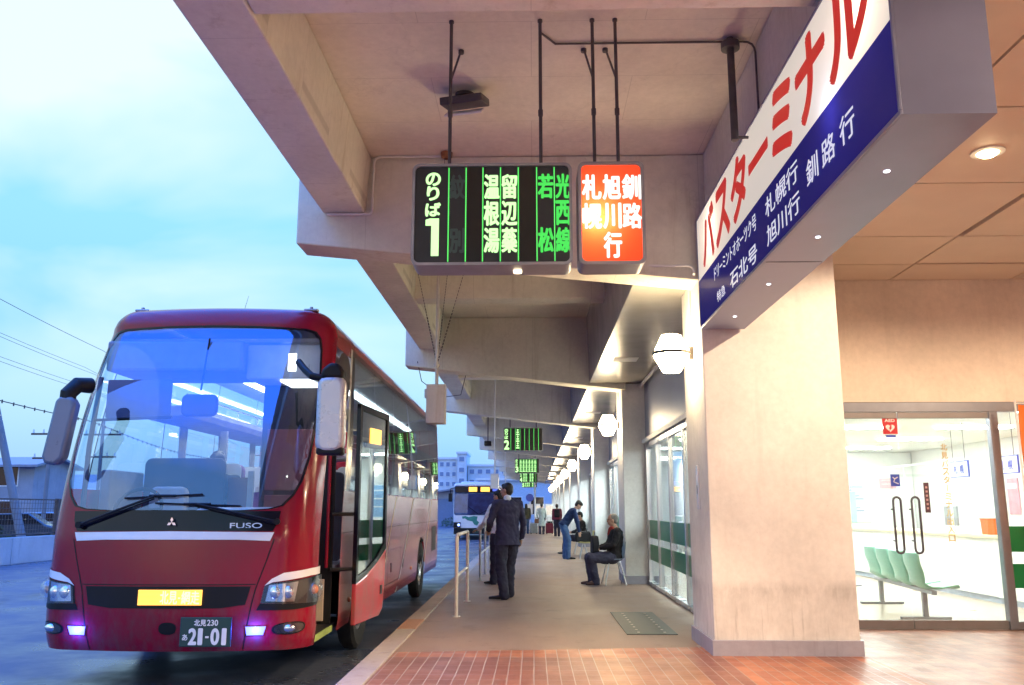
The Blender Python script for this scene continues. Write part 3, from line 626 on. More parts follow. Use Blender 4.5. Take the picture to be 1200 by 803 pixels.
def downlight(x, y, z, e, label, col=(1, .73, .48), ang=172):
    d = thing('downlight', label, 'downlight', (x, y, z), 0, 'round warm downlights in the ceiling')
    MB().lathe([(.085, -.012), (.13, -.008), (.13, .004), (.085, .004)], n=24, ring=True).build('trim_ring', 'white_paint', d)
    MB().lathe([(.012, -.045), (.05, -.036), (.075, -.018), (.083, -.002)], n=24).build('bulb', 'warm_disc', d)
    l = bpy.data.lights.new('downlight_beam', 'SPOT'); l.energy = e; l.color = col; l.shadow_soft_size = .085 if ang < 140 else .035
    l.spot_size = R(ang); l.spot_blend = .8 if ang < 140 else .25
    o = bpy.data.objects.new('downlight_beam', l); COL.objects.link(o); o.location = (0, 0, -.03 if ang < 140 else -.085); o.parent = d
LB = 'round lit downlight in the tiled entrance ceiling'
downlight(3.70, 6.74, 4.248, 140, LB+', to the right of the big sign')
downlight(3.70, 3.70, 4.248, 145, LB+', nearer row behind the sign end')
downlight(6.75, 6.74, 4.248, 145, LB+', out to the right by the wall')
downlight(-.3, 2.4, 5.198, 950, 'round lit downlight in the concrete canopy behind the viewpoint', ang=105)
downlight(-.3, -3.2, 5.198, 450, 'round lit downlight in the concrete canopy far behind the viewpoint', ang=105)

# ------------------------------------------------------------------ small fittings under the canopy
def pipe(name, label, pts, r, m, cat='pipe', n=8): return tag(MB().tube(pts, r, n).build(name, m), label, cat)
def bend(p, a, c, r=.08):
    p, a, c = Vector(p), Vector(a), Vector(c); u, v = (a-p).normalized(), (c-p).normalized()
    return [tuple(p+u*r*(1-t)**2+v*r*t*t) for t in (0, .25, .5, .75, 1)]
pipe('conduit', 'thin grey conduit along the slab and down the beam to the edge beam', [(-.9, 8.93, 5.185)]+bend((-1.72, 8.93, 5.185), (-.9, 8.93, 5.185), (-1.74, 8.93, 4.6))+bend((-1.73, 8.94, 4.535), (-1.73, 8.94, 4.8), (-2.1, 8.94, 4.53), .04)+[(-2.22, 8.94, 4.535)], .014, 'white_paint', 'conduit')
pipe('conduit', 'dark conduit along the slab from the sign rods to the fascia beam', [(.08, 6.45, 5.185), (.2, 6.62, 5.185), (1.6, 6.62, 5.185)]+bend((1.84, 6.62, 5.185), (1.6, 6.62, 5.185), (1.84, 6.62, 4.9), .1)+[(1.84, 6.62, 4.5)], .009, 'dark_steel', 'conduit')
pipe('conduit', 'pale conduit running along the top of the shopfront wall below the soffit', [(2.13, 9.6, 3.80), (2.13, 78, 3.80)], .03, 'white_paint', 'conduit')
pipe('conduit', 'pale curved conduit beside the end of the big sign', [(1.15, 9.0, 3.955), (1.5, 8.93, 3.93)]+bend((1.70, 8.9, 3.92), (1.5, 8.9, 3.93), (1.71, 8.9, 3.6), .07)+[(1.73, 9.15, 3.80), (2.1, 9.9, 3.80)], .014, 'white_paint', 'conduit')
cl = thing('ceiling_light', 'tilted floodlight with pale reflector fixed under the canopy slab beside the sign rod', 'ceiling light', (-.62, 7.4, 5.198))
MB().cyl((0, .12, -.03), (0, .12, 0), .09, n=20).build('mount_plate', 'dark_steel', cl)
MB().box(-.20, .20, -.13, .13, -.16, -.09, Matrix.Rotation(R(-14), 4, 'Z') @ Matrix.Rotation(R(12), 4, 'X')).build('housing', 'dark_steel', cl, smooth=0, bevel=.01)
MB().box(-.16, .19, -.24, -.13, -.19, -.172, Matrix.Rotation(R(-14), 4, 'Z') @ Matrix.Rotation(R(38), 4, 'X')).build('reflector', 'white_paint', cl, smooth=0)
MB().cyl((0, .1, -.02), (-.02, .03, -.13), .016).build('bracket', 'dark_steel', cl)
jb = thing('junction_box', 'small rusty round junction box with a thin wire at the slab edge', 'junction box', (-.92, 8.85, 5.19))
MB().lathe([(.03, -.07), (.06, -.05), (.065, 0)], n=16).build('body', mat('rust', (.28, .12, .05), .8, var=.3), jb)
MB().tube([(-.02, 0, -.05), (-.03, -.02, -.5), (-.01, -.03, -1.1)], .003).build('wire', 'dark_steel', jb)
sp = thing('hanging_box', 'rusty white box hanging on a chained pole from the canopy beside the coach', 'speaker', (-1.34, 12, 2.56))
mrust = concrete('rusty_white', (.60, .56, .52), stain=(.55, .32, .18), amt=.8, rough=.6, bmp=.1)
MB().box(-.13, .13, -.11, .11, 0, .54).build('body', mrust, sp, smooth=0, bevel=.008)
MB().box(-.16, -.132, -.06, .06, .36, .48).build('side_plate', mrust, sp, smooth=0, bevel=.004)
MB().cyl((0, 0, .54), (0, 0, 2.63), .024, n=12).cyl((0, 0, .80), (0, 0, .84), .045, n=12).build('pole', mrust, sp)
for ex, ey in ((-.42, .3), (.55, -.35), (.1, .6)):
    b = MB(); A, C = Vector((0, 0, .83)), Vector((ex, ey, 2.63)); n = 40
    for i in range(n):
        p0, p1 = A.lerp(C, i/n), A.lerp(C, (i+.72)/n); b.cyl(p0, p1, .009 if (i < 16) else .005, n=6)
    b.build('chain', 'dark_steel', sp)
for y, lab in ((24, 'small white box on a pole below the canopy, beyond the rusty one'), (38, 'tiny lit box on a thin pole far down the platform')):
    q = thing('hanging_box', lab, 'speaker', (-1.05 if y < 30 else -1.2, y, 1.95 if y < 30 else 1.9))
    MB().box(-.11, .11, -.11, .11, 0, .40).build('body', 'white_gloss', q, smooth=0, bevel=.008); MB().cyl((0, 0, .4), (0, 0, 5.198-q.location.z), .022).build('pole', 'white_paint', q)
cc = thing('security_camera', 'small dark camera under the canopy edge above the city bus', 'camera', (-1.55, 30, 3.7))
MB().box(-.12, .12, -.16, .16, -.16, 0).build('body', 'black', cc, smooth=0, bevel=.02); MB().cyl((0, 0, 0), (0, 0, .86), .02).build('mount', 'dark_steel', cc)
tag(pipe('power_cable', 'thin looping cable hanging between the far canopy beams', [(-2.3, 17.1, 4.3), (-2.25, 17.4, 3.95), (-1.9, 18.2, 3.72), (-1.6, 19.2, 3.9), (-1.55, 20, 4.5)], .008, 'black', 'cable'))

# ------------------------------------------------------------------ platform furniture
def handrail(y0, y1, x, m, label, posts, h=1.06):
    r = thing('handrail', label, 'handrail', (x, y0, 0))
    rail = MB().tube([(0, 0, .2), (0, 0, h-.06)]+[(0, .06*(1-math.cos(t)), h-.06+.06*math.sin(t)) for t in (.5, 1.05, 1.57)]+[(0, y1-y0-.06, h)]+[(0, y1-y0-.06+.06*math.sin(t), h-.06+.06*math.cos(t)) for t in (.5, 1.05, 1.57)]+[(0, y1-y0, .2)], .024, 10)
    rail.build('top_rail', m, r)
    MB().cyl((0, .02, .52), (0, y1-y0-.02, .52), .02).build('mid_rail', m, r)
    for t in posts: MB().cyl((0, (y1-y0)*t, 0), (0, (y1-y0)*t, .21 if t in (0, 1) else h-.01), .0245, n=10).cyl((0, (y1-y0)*t, 0), (0, (y1-y0)*t, .012), .055, n=16).build('post', m, r)
M['rail_white'] = mat('worn_white_rail', (.72, .66, .60), .45, var=.12, scale=12)
M['rail_grey'] = mat('worn_grey_rail', (.45, .45, .46), .4, .5, var=.12, scale=12)
handrail(12.0, 13.95, -1.03, 'rail_white', 'white tubular handrail standing alone near the kerb', (0, 1))
handrail(17.9, 21.7, -1.07, 'rail_grey', 'grey tubular handrail beyond the white one, behind the standing men', (0, .48, 1))
fp = thing('floor_plate', 'dark steel cover plate with dotted rows set in the pavement by the pillar', 'floor plate', (1.345, 11.45, 0))
MB().box(-.29, .29, -1.09, 1.09, 0, .009).build('plate', mat('dark_plate', (.075, .085, .08), .45, .3, var=.2), fp, smooth=0, bevel=.003)
b = MB()
for x in (-.14, .16):
    for i in range(9): b.box(x-.013, x+.013, -.95+.23*i-.02, -.95+.23*i+.02, .0088, .0125)
b.build('stud_rows', 'rail_white', fp, smooth=0)['kind'] = 'stuff'
ip = thing('intercom_plate', 'narrow white plate with a dark slot on the side of the near pillar', 'wall plate', (1.7595, 9.42, 1.40))
MB().box(-.018, 0, -.045, .045, 0, .46).build('plate', 'white_gloss', ip, smooth=0, bevel=.004); MB().box(-.0205, -.0182, -.012, .012, .16, .25).build('slot', 'black', ip, smooth=0)
MB().box(-.0205, -.0182, -.02, .02, .40, .41).build('label_strip', 'grey_metal', ip, smooth=0)
# stickers on the entrance doors
M['aed_red'] = mat('sticker_red', (.55, .02, .03), .4, var=.03); M['st_blue'] = mat('sticker_blue', (.05, .09, .50), .4, var=.03); M['gold'] = mat('gold_letters', (.62, .46, .20), .4, var=.03); M['plum'] = mat('plum', (.10, .05, .07), .5)
a = thing('aed_sticker', 'red square sticker with white heart on the glass entrance door', 'sticker', (4.40, 10.8425, 2.31))
MB().box(-.09, .09, -.002, 0, 0, .20).build('backing', 'aed_red', a, smooth=0)
hp = [(.055*16*math.sin(t)**3/16, .075+.052*(13*math.cos(t)-5*math.cos(2*t)-2*math.cos(3*t)-math.cos(4*t))/16) for t in (2*math.pi*i/40 for i in range(40))]
MB().prism(hp, -.004, -.0022, 'y').build('heart', 'white_gloss', a, smooth=0)
MB().prism([(.005, .105), (.022, .105), (.010, .08), (.024, .08), (-.016, .03), (-.004, .066), (-.018, .066)], -.0055, -.0042, 'y').build('bolt', 'aed_red', a, smooth=0)
lettering('lettering', [('AED', (-.06, -.003, .15), (.12, 0, 0), (0, 0, .035), .05)], 'white_gloss', a)
MB().box(-.06, .06, -.002, 0, -.04, -.012).build('caption_strip', 'st_blue', a, smooth=0)
a = thing('blue_sticker', 'small square blue sticker with white figure on the glass entrance door', 'sticker', (4.41, 10.8425, 1.675))
MB().box(-.055, .055, -.002, 0, 0, .145).build('backing', 'st_blue', a, smooth=0)
MB().tube([(-.03, -.004, .11), (-.005, -.004, .09), (-.02, -.004, .055), (.01, -.004, .04), (.035, -.004, .03)], .007, 6).tube([(-.005, -.004, .09), (.03, -.004, .11)], .007, 6).build('pictogram', 'white_gloss', a)
a = thing('dark_sticker', 'dark narrow upright sticker on the glass right of the door handles', 'sticker', (4.775, 10.8425, 1.36))
MB().box(-.032, .032, -.002, 0, 0, .36).build('backing', 'plum', a, smooth=0)
b = MB()
for i in range(6): b.box(-.012, .012, -.004, -.0022, .04+.05*i, .065+.05*i)
b.build('marks', mat('marks', (.55, .35, .36), .5), a, smooth=0)
a = thing('door_lettering', 'gold vertical lettering on the glass right of the entrance doors', 'lettering', (5.03, 10.8425, 1.0))
lettering('characters', vertical('北見バスターミナル出入口', (0, -.002), 1.19, .099, .082, .075, 0, wt=.03), 'gold', a)
bn = thing('banner', 'tall orange cloth banner standing at the right of the entrance glass', 'banner', (5.95, 10.45, 0))
b = MB(); n = 12
for i in range(n):
    for j in range(2): pass
vs = [[b.b.verts.new((-.20+.5*i/n+.01*math.sin(j*1.3), .03*math.sin(i*1.1+j*.5), .35+2.27*j/10)) for i in range(n+1)] for j in range(11)]
for j in range(10):
    for i in range(n): b.b.faces.new((vs[j][i], vs[j][i+1], vs[j+1][i+1], vs[j+1][i]))
b.build('cloth', mat('orange_cloth', (.70, .17, .03), .7, var=.1), bn, solid=.004)
MB().cyl((-.215, 0, 0), (-.215, 0, 2.68), .012).cyl((-.22, 0, 2.64), (.32, 0, 2.64), .008).build('pole', 'white_paint', bn); MB().cyl((-.2, 0, .0046), (-.2, 0, .06), .16, n=24).build('base', 'black', bn)

# ------------------------------------------------------------------ inside the waiting hall
bench = thing('waiting_bench', 'row of four pale green moulded seats on a steel beam inside the hall', 'bench', (5.05, 11.8, .008), 0)
M['seat_green'] = mat('seat_green', (.28, .58, .47), .35, var=.05)
def seat_mesh():
    b = MB(); prof = [(-.20, .86), (-.235, .84), (-.225, .72), (-.185, .60), (-.17, .52), (-.14, .445), (-.06, .40), (.08, .395), (.20, .415), (.27, .425), (.30, .40)]
    W = [.42, .46, .47, .45, .43, .44, .46, .47, .46, .44, .40]; n = 8; rows = []
    for (x, z), w in zip(prof, W):
        rows.append([b.b.verts.new((x+.035*(abs(2*i/n-1)**2)*(1 if z > .47 else 0), w*(i/n-.5), z+.03*(abs(2*i/n-1)**2)*(1 if z < .47 else 0))) for i in range(n+1)])
    for A, B in zip(rows, rows[1:]):
        for i in range(n): b.b.faces.new((A[i], A[i+1], B[i+1], B[i]))
    return b
for i in range(4):
    o = seat_mesh().build('seat', 'seat_green', bench, smooth=60, solid=.018); o.location = (.06*(i), -.16+.62*i, 0)
MB().box(-.03, .03, -.4, 2.15, .34, .39, Matrix.Rotation(R(-5.5), 4, 'Z')).build('beam', 'grey_metal', bench, smooth=0, bevel=.006)
for yy in (.0, 1.9):
    b = MB(); x = .095*yy; b.box(x-.03, x+.03, yy-.03, yy+.03, .03, .34).box(x-.32, x+.32, yy-.03, yy+.03, .0, .035); b.build('leg', 'grey_metal', bench, smooth=0, bevel=.006)
M['thin_glass'] = glass('thin_glass', (.98, 1, .99), 0, ior=1.12)
ct = thing('ticket_counter', 'long white ticket counter with beige top along the hall wall', 'counter', (7.0, 15.8, .008))
MB().box(0, .7, -4.2, 5.6, .09, .96).build('front_panel', 'room_white', ct, smooth=0); MB().box(-.06, .75, -4.25, 5.62, .961, 1.01).build('top', mat('counter_top', (.80, .70, .45), .4, var=.04), ct, smooth=0, bevel=.006)
MB().box(.03, .68, -4.18, 5.58, 0, .0895).build('kick_base', mat('blue_base', (.40, .46, .56), .5), ct, smooth=0)
b = MB()
for yy in (-4, -2.2, -.4, 1.4, 3.2, 5.0): b.box(.17, .20, yy-.015, yy+.015, 1.01, 2.2)
b.box(.17, .20, -4.2, 5.6, 2.2, 2.24); b.build('screen_frame', 'white_paint', ct, smooth=0)
MB().box(.18, .19, -4.2, 5.6, 1.25, 2.2).build('screen_glass', 'thin_glass', ct, smooth=0)
for yy, lab in ((14.45, 'white counter sign with blue frame, the left of two'), (13.0, 'white counter sign with blue frame, the right of two beside the door post')):
    a = thing('counter_sign', lab, 'sign', (6.93, yy, 1.91))
    MB().box(-.012, .012, -.30, .30, 0, .26).build('frame', 'st_blue', a, smooth=0); MB().box(-.0145, -.0122, -.285, .285, .015, .245).build('panel', 'white_gloss', a, smooth=0)
    lettering('lettering', [('札', (-.0165, .17, .06), (0, -.13, 0), (0, 0, .14), .02), ('幌', (-.0165, -.04, .06), (0, -.13, 0), (0, 0, .14), .02)], 'st_blue', a)
    MB().cyl((0, -.2, .26), (0, -.2, .88), .004).cyl((0, .2, .26), (0, .2, .88), .004).build('wire', 'dark_steel', a)
a = thing('plastic_crate', 'orange plastic tray standing on the ticket counter', 'tray', (7.12, 13.9, 1.018))
MB().prism([(-.10, 0), (.10, 0), (.13, .24), (-.13, .24)], -.16, .16, 'x').build('tray', mat('orange_plastic', (.80, .16, .03), .4), a, smooth=0, bevel=.01); MB().box(-.165, .165, -.135, .135, .225, .245).build('rim', mat('orange_rim', (.70, .13, .03), .4), a, smooth=0)
a = thing('paper_stack', 'low white and blue stack of leaflets on the counter beside the orange tray', 'leaflets', (7.15, 13.2, 1.018))
MB().box(-.1, .1, -.15, .12, 0, .09).build('leaflets', 'white_gloss', a, smooth=0); MB().box(-.1, .08, -.14, .1, .0905, .12).build('top_leaflets', mat('leaflet', (.30, .50, .62), .5), a, smooth=0)
a = thing('wall_clock', 'round white wall clock above the counter windows', 'clock', (9.395, 16.4, 2.42))
MB().cyl((-.04, 0, 0), (0, 0, 0), .19, n=32).build('rim', 'grey_metal', a); MB().cyl((-.044, 0, 0), (-.0402, 0, 0), .175, n=32).build('dial', 'white_gloss', a); MB().box(-.048, -.0445, -.006, .006, 0, .14).box(-.048, -.0445, 0, .1, -.006, .006).build('hands', 'black', a, smooth=0)
a = thing('notice_board', 'white notice board with green edges on the far hall wall', 'notice board', (4.95, 21.99, 1.0))
MB().box(-.6, .6, -.04, 0, 0, 1.25).build('frame', 'green', a, smooth=0); MB().box(-.56, .56, -.044, -.0402, .18, 1.19).build('sheet', 'white_gloss', a, smooth=0)
a = thing('poster', 'pale green poster on a stand behind the left door handle', 'poster', (5.9, 16.9, .008))
MB().box(-.2, .2, -.02, 0, 1.15, 1.7).build('sheet', mat('mint', (.35, .66, .55), .5), a, smooth=0); MB().cyl((0, .01, 0), (0, .01, 1.2), .015).cyl((0, .01, 0), (0, .01, .02), .2, n=20).build('stand', 'grey_metal', a)

# more of the waiting hall
def flat(name, label, cat, x0, x1, y, z0, z1, m, m2=None, n=0):
    t = thing(name, label, cat, ((x0+x1)/2, y, z0)); w, h = x1-x0, z1-z0
    MB().box(-w/2, w/2, -.02, 0, 0, h).build('backing', m, t, smooth=0)
    b = MB()
    for i in range(n): b.box(-w*.38, w*(.38-.2*((i*3) % 4)/3), -.0235, -.0205, h*(.86-.78*i/n)-h*.045, h*(.86-.78*i/n))
    if n: b.build('print_lines', m2, t, smooth=0)['kind'] = 'stuff'
    else: b.b.free()
    return t
M['poster_blue'] = mat('poster_blue', (.20, .40, .66), .5, var=.25, scale=3); M['poster_cream'] = mat('poster_cream', (.76, .72, .58), .5); M['poster_pink'] = mat('poster_pink', (.74, .32, .40), .5)
flat('poster', 'blue travel poster on the far hall wall beside the notice board', 'poster', 6.0, 6.6, 21.99, 1.2, 2.05, 'poster_blue', 'white_gloss', 3)
flat('timetable', 'large pale timetable board with dark lines on the far hall wall', 'timetable', 6.9, 8.3, 21.99, 1.1, 2.1, 'white_gloss', 'grey_metal', 11)
flat('notice', 'small pink notice high on the far hall wall', 'notice', 8.55, 8.95, 21.99, 1.9, 2.15, 'poster_pink', 'white_gloss', 2)
for i, (yy, zz, m_, lab) in enumerate(((12.6, 1.25, 'poster_cream', 'cream notice on the wall behind the counter, nearest the entrance'), (15.2, 1.3, 'poster_blue', 'blue notice on the wall behind the counter, in the middle'), (17.6, 1.3, 'poster_pink', 'pink notice on the wall behind the counter, far end'))):
    t = thing('notice', lab, 'notice', (9.395, yy, zz)); MB().box(-.015, 0, -.3, .3, 0, .7).build('sheet', m_, t, smooth=0); MB().box(-.018, -.0155, -.24, .24, .5, .6).build('heading', 'white_gloss', t, smooth=0)
for yy, lab in ((12.9, 'computer screen on the counter, nearest the entrance'), (16.0, 'computer screen further along the counter')):
    t = thing('computer_screen', lab, 'screen', (7.45, yy, 1.018)); MB().box(-.02, .02, -.24, .24, .10, .44).build('screen', 'grey_metal', t, smooth=0, bevel=.01); MB().cyl((.02, 0, 0), (.02, 0, .12), .03).box(-.1, .12, -.12, .12, 0, .012).build('stand', 'grey_metal', t)
t = thing('shelf_unit', 'pale shelf unit of folders behind the counter', 'shelf', (9.1, 14.2, .008)); MB().box(-.2, .28, -.9, .9, 0, .9).build('cabinet', 'poster_cream', t, smooth=0, bevel=.006)
for i in range(9): MB().box(-.12, .12, -.8+.18*i, -.68+.18*i, .901, 1.18).build('folder', ('poster_blue', 'poster_pink', 'grey_metal')[i % 3], t, smooth=0)
t = thing('litter_bin', 'round steel litter bin in the hall by the door', 'bin', (3.75, 13.2, .008)); MB().lathe([(.16, 0), (.17, .02), (.18, .62), (.17, .64)], n=24).build('body', 'steel', t); MB().lathe([(.10, .641), (.175, .642), (.175, .665), (.10, .665)], n=24, ring=True).build('rim', 'black', t)

# ------------------------------------------------------------------ red coach (local: x to the right, y towards its rear, z up)
CW, CL, CTOP, CR = 1.25, 12.0, 3.42, .27
_a0 = math.atan(2*.10/.95); _Rc = (CW-.95)/(1-math.sin(_a0)); S1 = .95; S2 = S1+_Rc*(math.pi/2-_a0)
YC = .10+_Rc*math.cos(_a0); RR = .22; S3 = S2+(CL-RR-YC); S4 = S3+RR*math.pi/2; S5 = S4+CW-RR
def plan(s):
    sg = -1 if s < 0 else 1; a = abs(s)
    if a < S1: x = a; y = .10*(a/.95)**2; t = math.atan(2*.10*a/.95**2)
    elif a < S2: t = _a0+(a-S1)/_Rc; x = .95+_Rc*(math.sin(t)-math.sin(_a0)); y = .10+_Rc*(math.cos(_a0)-math.cos(t))
    elif a < S3: x = CW; y = YC+a-S2; t = math.pi/2
    elif a < S4: u = (a-S3)/RR; t = math.pi/2+u; x = CW-RR+RR*math.cos(u); y = CL-RR+RR*math.sin(u)
    else: x = CW-RR-(a-S4); y = CL; t = math.pi
    return sg*x, y, sg*math.sin(t), -math.cos(t)
def rake(v):
    if v < 1.35: return .05*max(0, (.75-v)/.4)**2 if v < .75 else .02*((v-.75)/.6)
    u = v-1.35; return .02+u*.16+u*u*.085
def skin(s, v, out=0.0):
    x, y, nx, ny = plan(s)
    if v <= CTOP: ins = 0; z = v
    else:
        a = (v-CTOP)/CR
        if a < math.pi/2: ins = CR*(1-math.cos(a)); z = CTOP+CR*math.sin(a)
        else: ins = CR+(v-CTOP-CR*math.pi/2); z = CTOP+CR
    th = max(0, min(1, (v-1.7)/1.7)); ins += .05*th*th*abs(nx)
    if v < .55: ins += .06*((.55-v)/.3)**2
    a = abs(s); fade = 1 if a < S2 else max(0, 1-(a-S2)/2.5)
    o = out-ins
    return Vector((x+nx*o, y+ny*o+rake(min(v, CTOP))*fade, z))
def patch(polys, out=0.0, step=.09):
    """polygons drawn in (distance round the body, height), laid onto the body skin"""
    b = bmesh.new()
    for poly in polys:
        q = bmesh.new(); q.faces.new([q.verts.new((p[0], p[1], 0)) for p in poly]).normal_update()
        bmesh.ops.triangulate(q, faces=q.faces[:], ngon_method='EAR_CLIP')
        for ax in (0, 1):
            lo, hi = min(p[ax] for p in poly), max(p[ax] for p in poly)
            k = math.ceil((lo+1e-4)/step)
            while k*step < hi-1e-4:
                st = k*step
                if ax == 0 and S2+2.6 < abs(st) < S3-.1 and k % 6: k += 1; continue
                no = (1, 0, 0) if ax == 0 else (0, 1, 0); co = (st, 0, 0) if ax == 0 else (0, st, 0)
                bmesh.ops.bisect_plane(q, geom=q.verts[:]+q.edges[:]+q.faces[:], plane_co=co, plane_no=no, dist=1e-5); k += 1
        mp = {v: b.verts.new(skin(v.co.x, v.co.y, out)) for v in q.verts}
        for f in q.faces:
            try: b.faces.new([mp[v] for v in f.verts])
            except ValueError: pass
        q.free()
    bmesh.ops.remove_doubles(b, verts=b.verts[:], dist=.0006)
    return b
def cpatch(name, m, polys, out, parent, step=.09, solid=0, smooth=50):
    b = patch(polys if isinstance(polys[0][0], (tuple, list)) else [polys], out, step)
    bmesh.ops.recalc_face_normals(b, faces=b.faces[:])
    me = bpy.data.meshes.new(name); b.to_mesh(me); b.free()
    return link(me, name, m, parent, smooth, solid=solid)
def mir(poly): return [(-s, v) for s, v in reversed(poly)]
def smoothpoly(pts, n=4):
    out = []; N_ = len(pts)                                    # round the corners with Chaikin cuts
    for _ in range(2):
        out = []
        for i in range(len(pts)):
            a, c = Vector(pts[i]), Vector(pts[(i+1) % len(pts)])
            out += [tuple(a.lerp(c, .25)), tuple(a.lerp(c, .75))]
        pts = out
    return out
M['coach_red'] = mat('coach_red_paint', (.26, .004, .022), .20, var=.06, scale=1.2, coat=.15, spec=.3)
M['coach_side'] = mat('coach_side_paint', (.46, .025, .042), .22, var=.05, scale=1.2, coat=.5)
M['windscreen'] = glass('windscreen_glass', (.88, .96, 1), .20, (.42, .60, 1.0), dirt=.04)
M['side_glass'] = glass('tinted_side_glass', (.26, .33, .34), .06, (.85, .95, 1))
M['clear_side'] = glass('far_side_glass', (.72, .85, .90), .03)
M['door_glass'] = glass('door_glass', (.42, .46, .46), .22, (.9, .95, 1))
M['lamp_glass'] = glass('lamp_lens', (.95, .97, 1), .10)
M['chrome'] = mat('chrome', (.80, .82, .86), .08, 1, var=.03)
M['amber'] = mat('amber_lens', (.75, .22, .08), .2, var=.05, coat=.5)
grime(M['coach_red'], .45, 1.1); grime(M['coach_side'], .45, 1.2)
coach = thing('coach', 'red and white coach with open front door and glowing amber display at the kerb', 'coach', (-3.28, 7.95, RD), R(.5))
# --- shell
wr = [(.0, 1.585), (.60, 1.585), (.86, 1.60), (.97, 1.63), (1.06, 1.73), (1.125, 1.86), (1.185, 2.10), (1.215, 2.45), (1.20, 2.9), (1.165, 3.22), (1.13, 3.34), (1.06, 3.415), (.94, 3.44), (.5, 3.452), (0, 3.455)]
TOPV = CTOP+CR*math.pi/2
bot = .36
right = [(0, bot), (S2-.005, bot), (S2-.005, TOPV), (0, TOPV)]+list(reversed(wr))
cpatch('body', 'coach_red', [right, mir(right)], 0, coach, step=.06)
D0, D1 = S2+.02, S2+.98                                        # door opening
WS = S2+.97+.02
FW, RW = 2.72-YC+S2, 8.75-YC+S2                                # wheel centres along the side
def arch(c, r, zc=.50, n=12): return [(c+r*math.cos(t), zc+r*math.sin(t)) for t in (math.pi*i/n for i in range(n+1))]
def side_lower(s0, s1, vb=.36):
    p = [(s0, vb)]
    for c in (FW, RW):
        if s0 < c < s1: p += [(c-.60, vb)]+list(reversed(arch(c, .60)))+[(c+.60, vb)]
    return p+[(s1, vb), (s1, 1.80), (s0, 1.80)]
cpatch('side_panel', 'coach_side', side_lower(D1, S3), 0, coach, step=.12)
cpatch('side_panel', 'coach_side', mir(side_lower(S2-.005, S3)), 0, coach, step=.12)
cpatch('side_pillar', 'coach_red', [(S2-.005, 3.30), (D1+.35, 3.30), (D1+.35, TOPV), (S2-.005, TOPV)], 0, coach)
cpatch('cantrail', 'coach_side', [(D1+.35, 3.42), (S3, 3.42), (S3, TOPV), (D1+.35, TOPV)], 0, coach, step=.12)
cpatch('cantrail', 'coach_side', mir([(S2-.005, 3.36), (S3, 3.36), (S3, TOPV), (S2-.005, TOPV)]), 0, coach, step=.12)
cpatch('rear_panel', 'coach_side', [[(S3, .45), (S5, .45), (S5, TOPV), (S3, TOPV)], mir([(S3, .45), (S5, .45), (S5, TOPV), (S3, TOPV)])], 0, coach, step=.12)
ring = [skin(s, TOPV) for s in [i*.06 for i in range(0, 30)]+[1.8+.5*i for i in range(0, 21)]+[S3+.03*i for i in range(0, 12)]+[S4+.1*i for i in range(0, 11)]]
b = MB(); vs = [b.b.verts.new(p) for p in ring]; vm = [b.b.verts.new((-p.x, p.y, p.z)) for p in ring]
for i in range(len(ring)-1):
    if (vs[i].co-vm[i].co).length > 1e-4 or i: b.b.faces.new((vs[i], vs[i+1], vm[i+1], vm[i]))
b.build('roof', 'coach_red', coach, smooth=60)
b = MB(); b.box(-1.19, 1.19, .55, 2.05, .38, .43); b.box(-1.19, 1.19, 3.4, 7.9, .38, .43); b.build('underbody', 'black', coach, smooth=0)
# --- glazing
w2 = wr+mir(wr)[1:-1]
cpatch('windscreen', 'windscreen', w2, -.004, coach, step=.05)
gasket_in = [(s*.978, 1.585+(v-1.585)*.985+.008) for s, v in wr]
gk = [[wr[i], wr[i+1], gasket_in[i+1], gasket_in[i]] for i in range(len(wr)-1)]
cpatch('windscreen_seal', 'black_gloss', gk+[mir(q) for q in gk], .004, coach, step=.05)
for side, m in ((1, 'side_glass'), (-1, 'clear_side')):
    s0 = D1+.34 if side > 0 else S2+.35
    P_ = [[(s0+(0 if i == 0 else (S3-.1-s0)*i/6+.012), 1.81), (s0+(S3-.1-s0)*(i+1)/6-.012, 1.81), (s0+(S3-.1-s0)*(i+1)/6-.012, 3.36), (s0+(0 if i == 0 else (S3-.1-s0)*i/6+.012), 3.36)] for i in range(6)]
    for q in P_: cpatch('side_window', m, q if side > 0 else mir(q), .002, coach, step=.15)
    bars = [[(s0+(S3-.1-s0)*i/6-.013, 1.80), (s0+(S3-.1-s0)*i/6+.013, 1.80), (s0+(S3-.1-s0)*i/6+.013, 3.37), (s0+(S3-.1-s0)*i/6-.013, 3.37)] for i in range(0, 7)]
    cpatch('window_pillars', 'black_gloss', bars if side > 0 else [mir(q) for q in bars], -.004, coach, step=.15)['kind'] = 'stuff'
    tr = [(s0, 3.36), (S3, 3.36), (S3, 3.42), (s0, 3.42)]
    cpatch('window_trim', 'black_gloss', tr if side > 0 else mir(tr), .003, coach, step=.15)
cpatch('side_window', 'clear_side', mir([(S2+.03, 1.62), (S2+.30, 1.62), (S2+.30, 3.28), (S2+.03, 3.2)]), .001, coach)
cpatch('door_header', 'black_gloss', smoothpoly([(D0+.02, 2.72), (D1-.02, 2.72), (D1+.02, 3.30), (D0+.1, 3.30)]), .006, coach)
cpatch('door_post', mat('silver_post', (.55, .53, .50), .3, .3), [(D1, 1.80), (D1+.10, 1.80), (D1+.12, 3.42), (D1-.02, 3.42)], .006, coach)
cpatch('door_post', 'black_gloss', [(D1+.10, 1.80), (D1+.34, 1.80), (D1+.34, 3.42), (D1+.12, 3.42)], .003, coach)
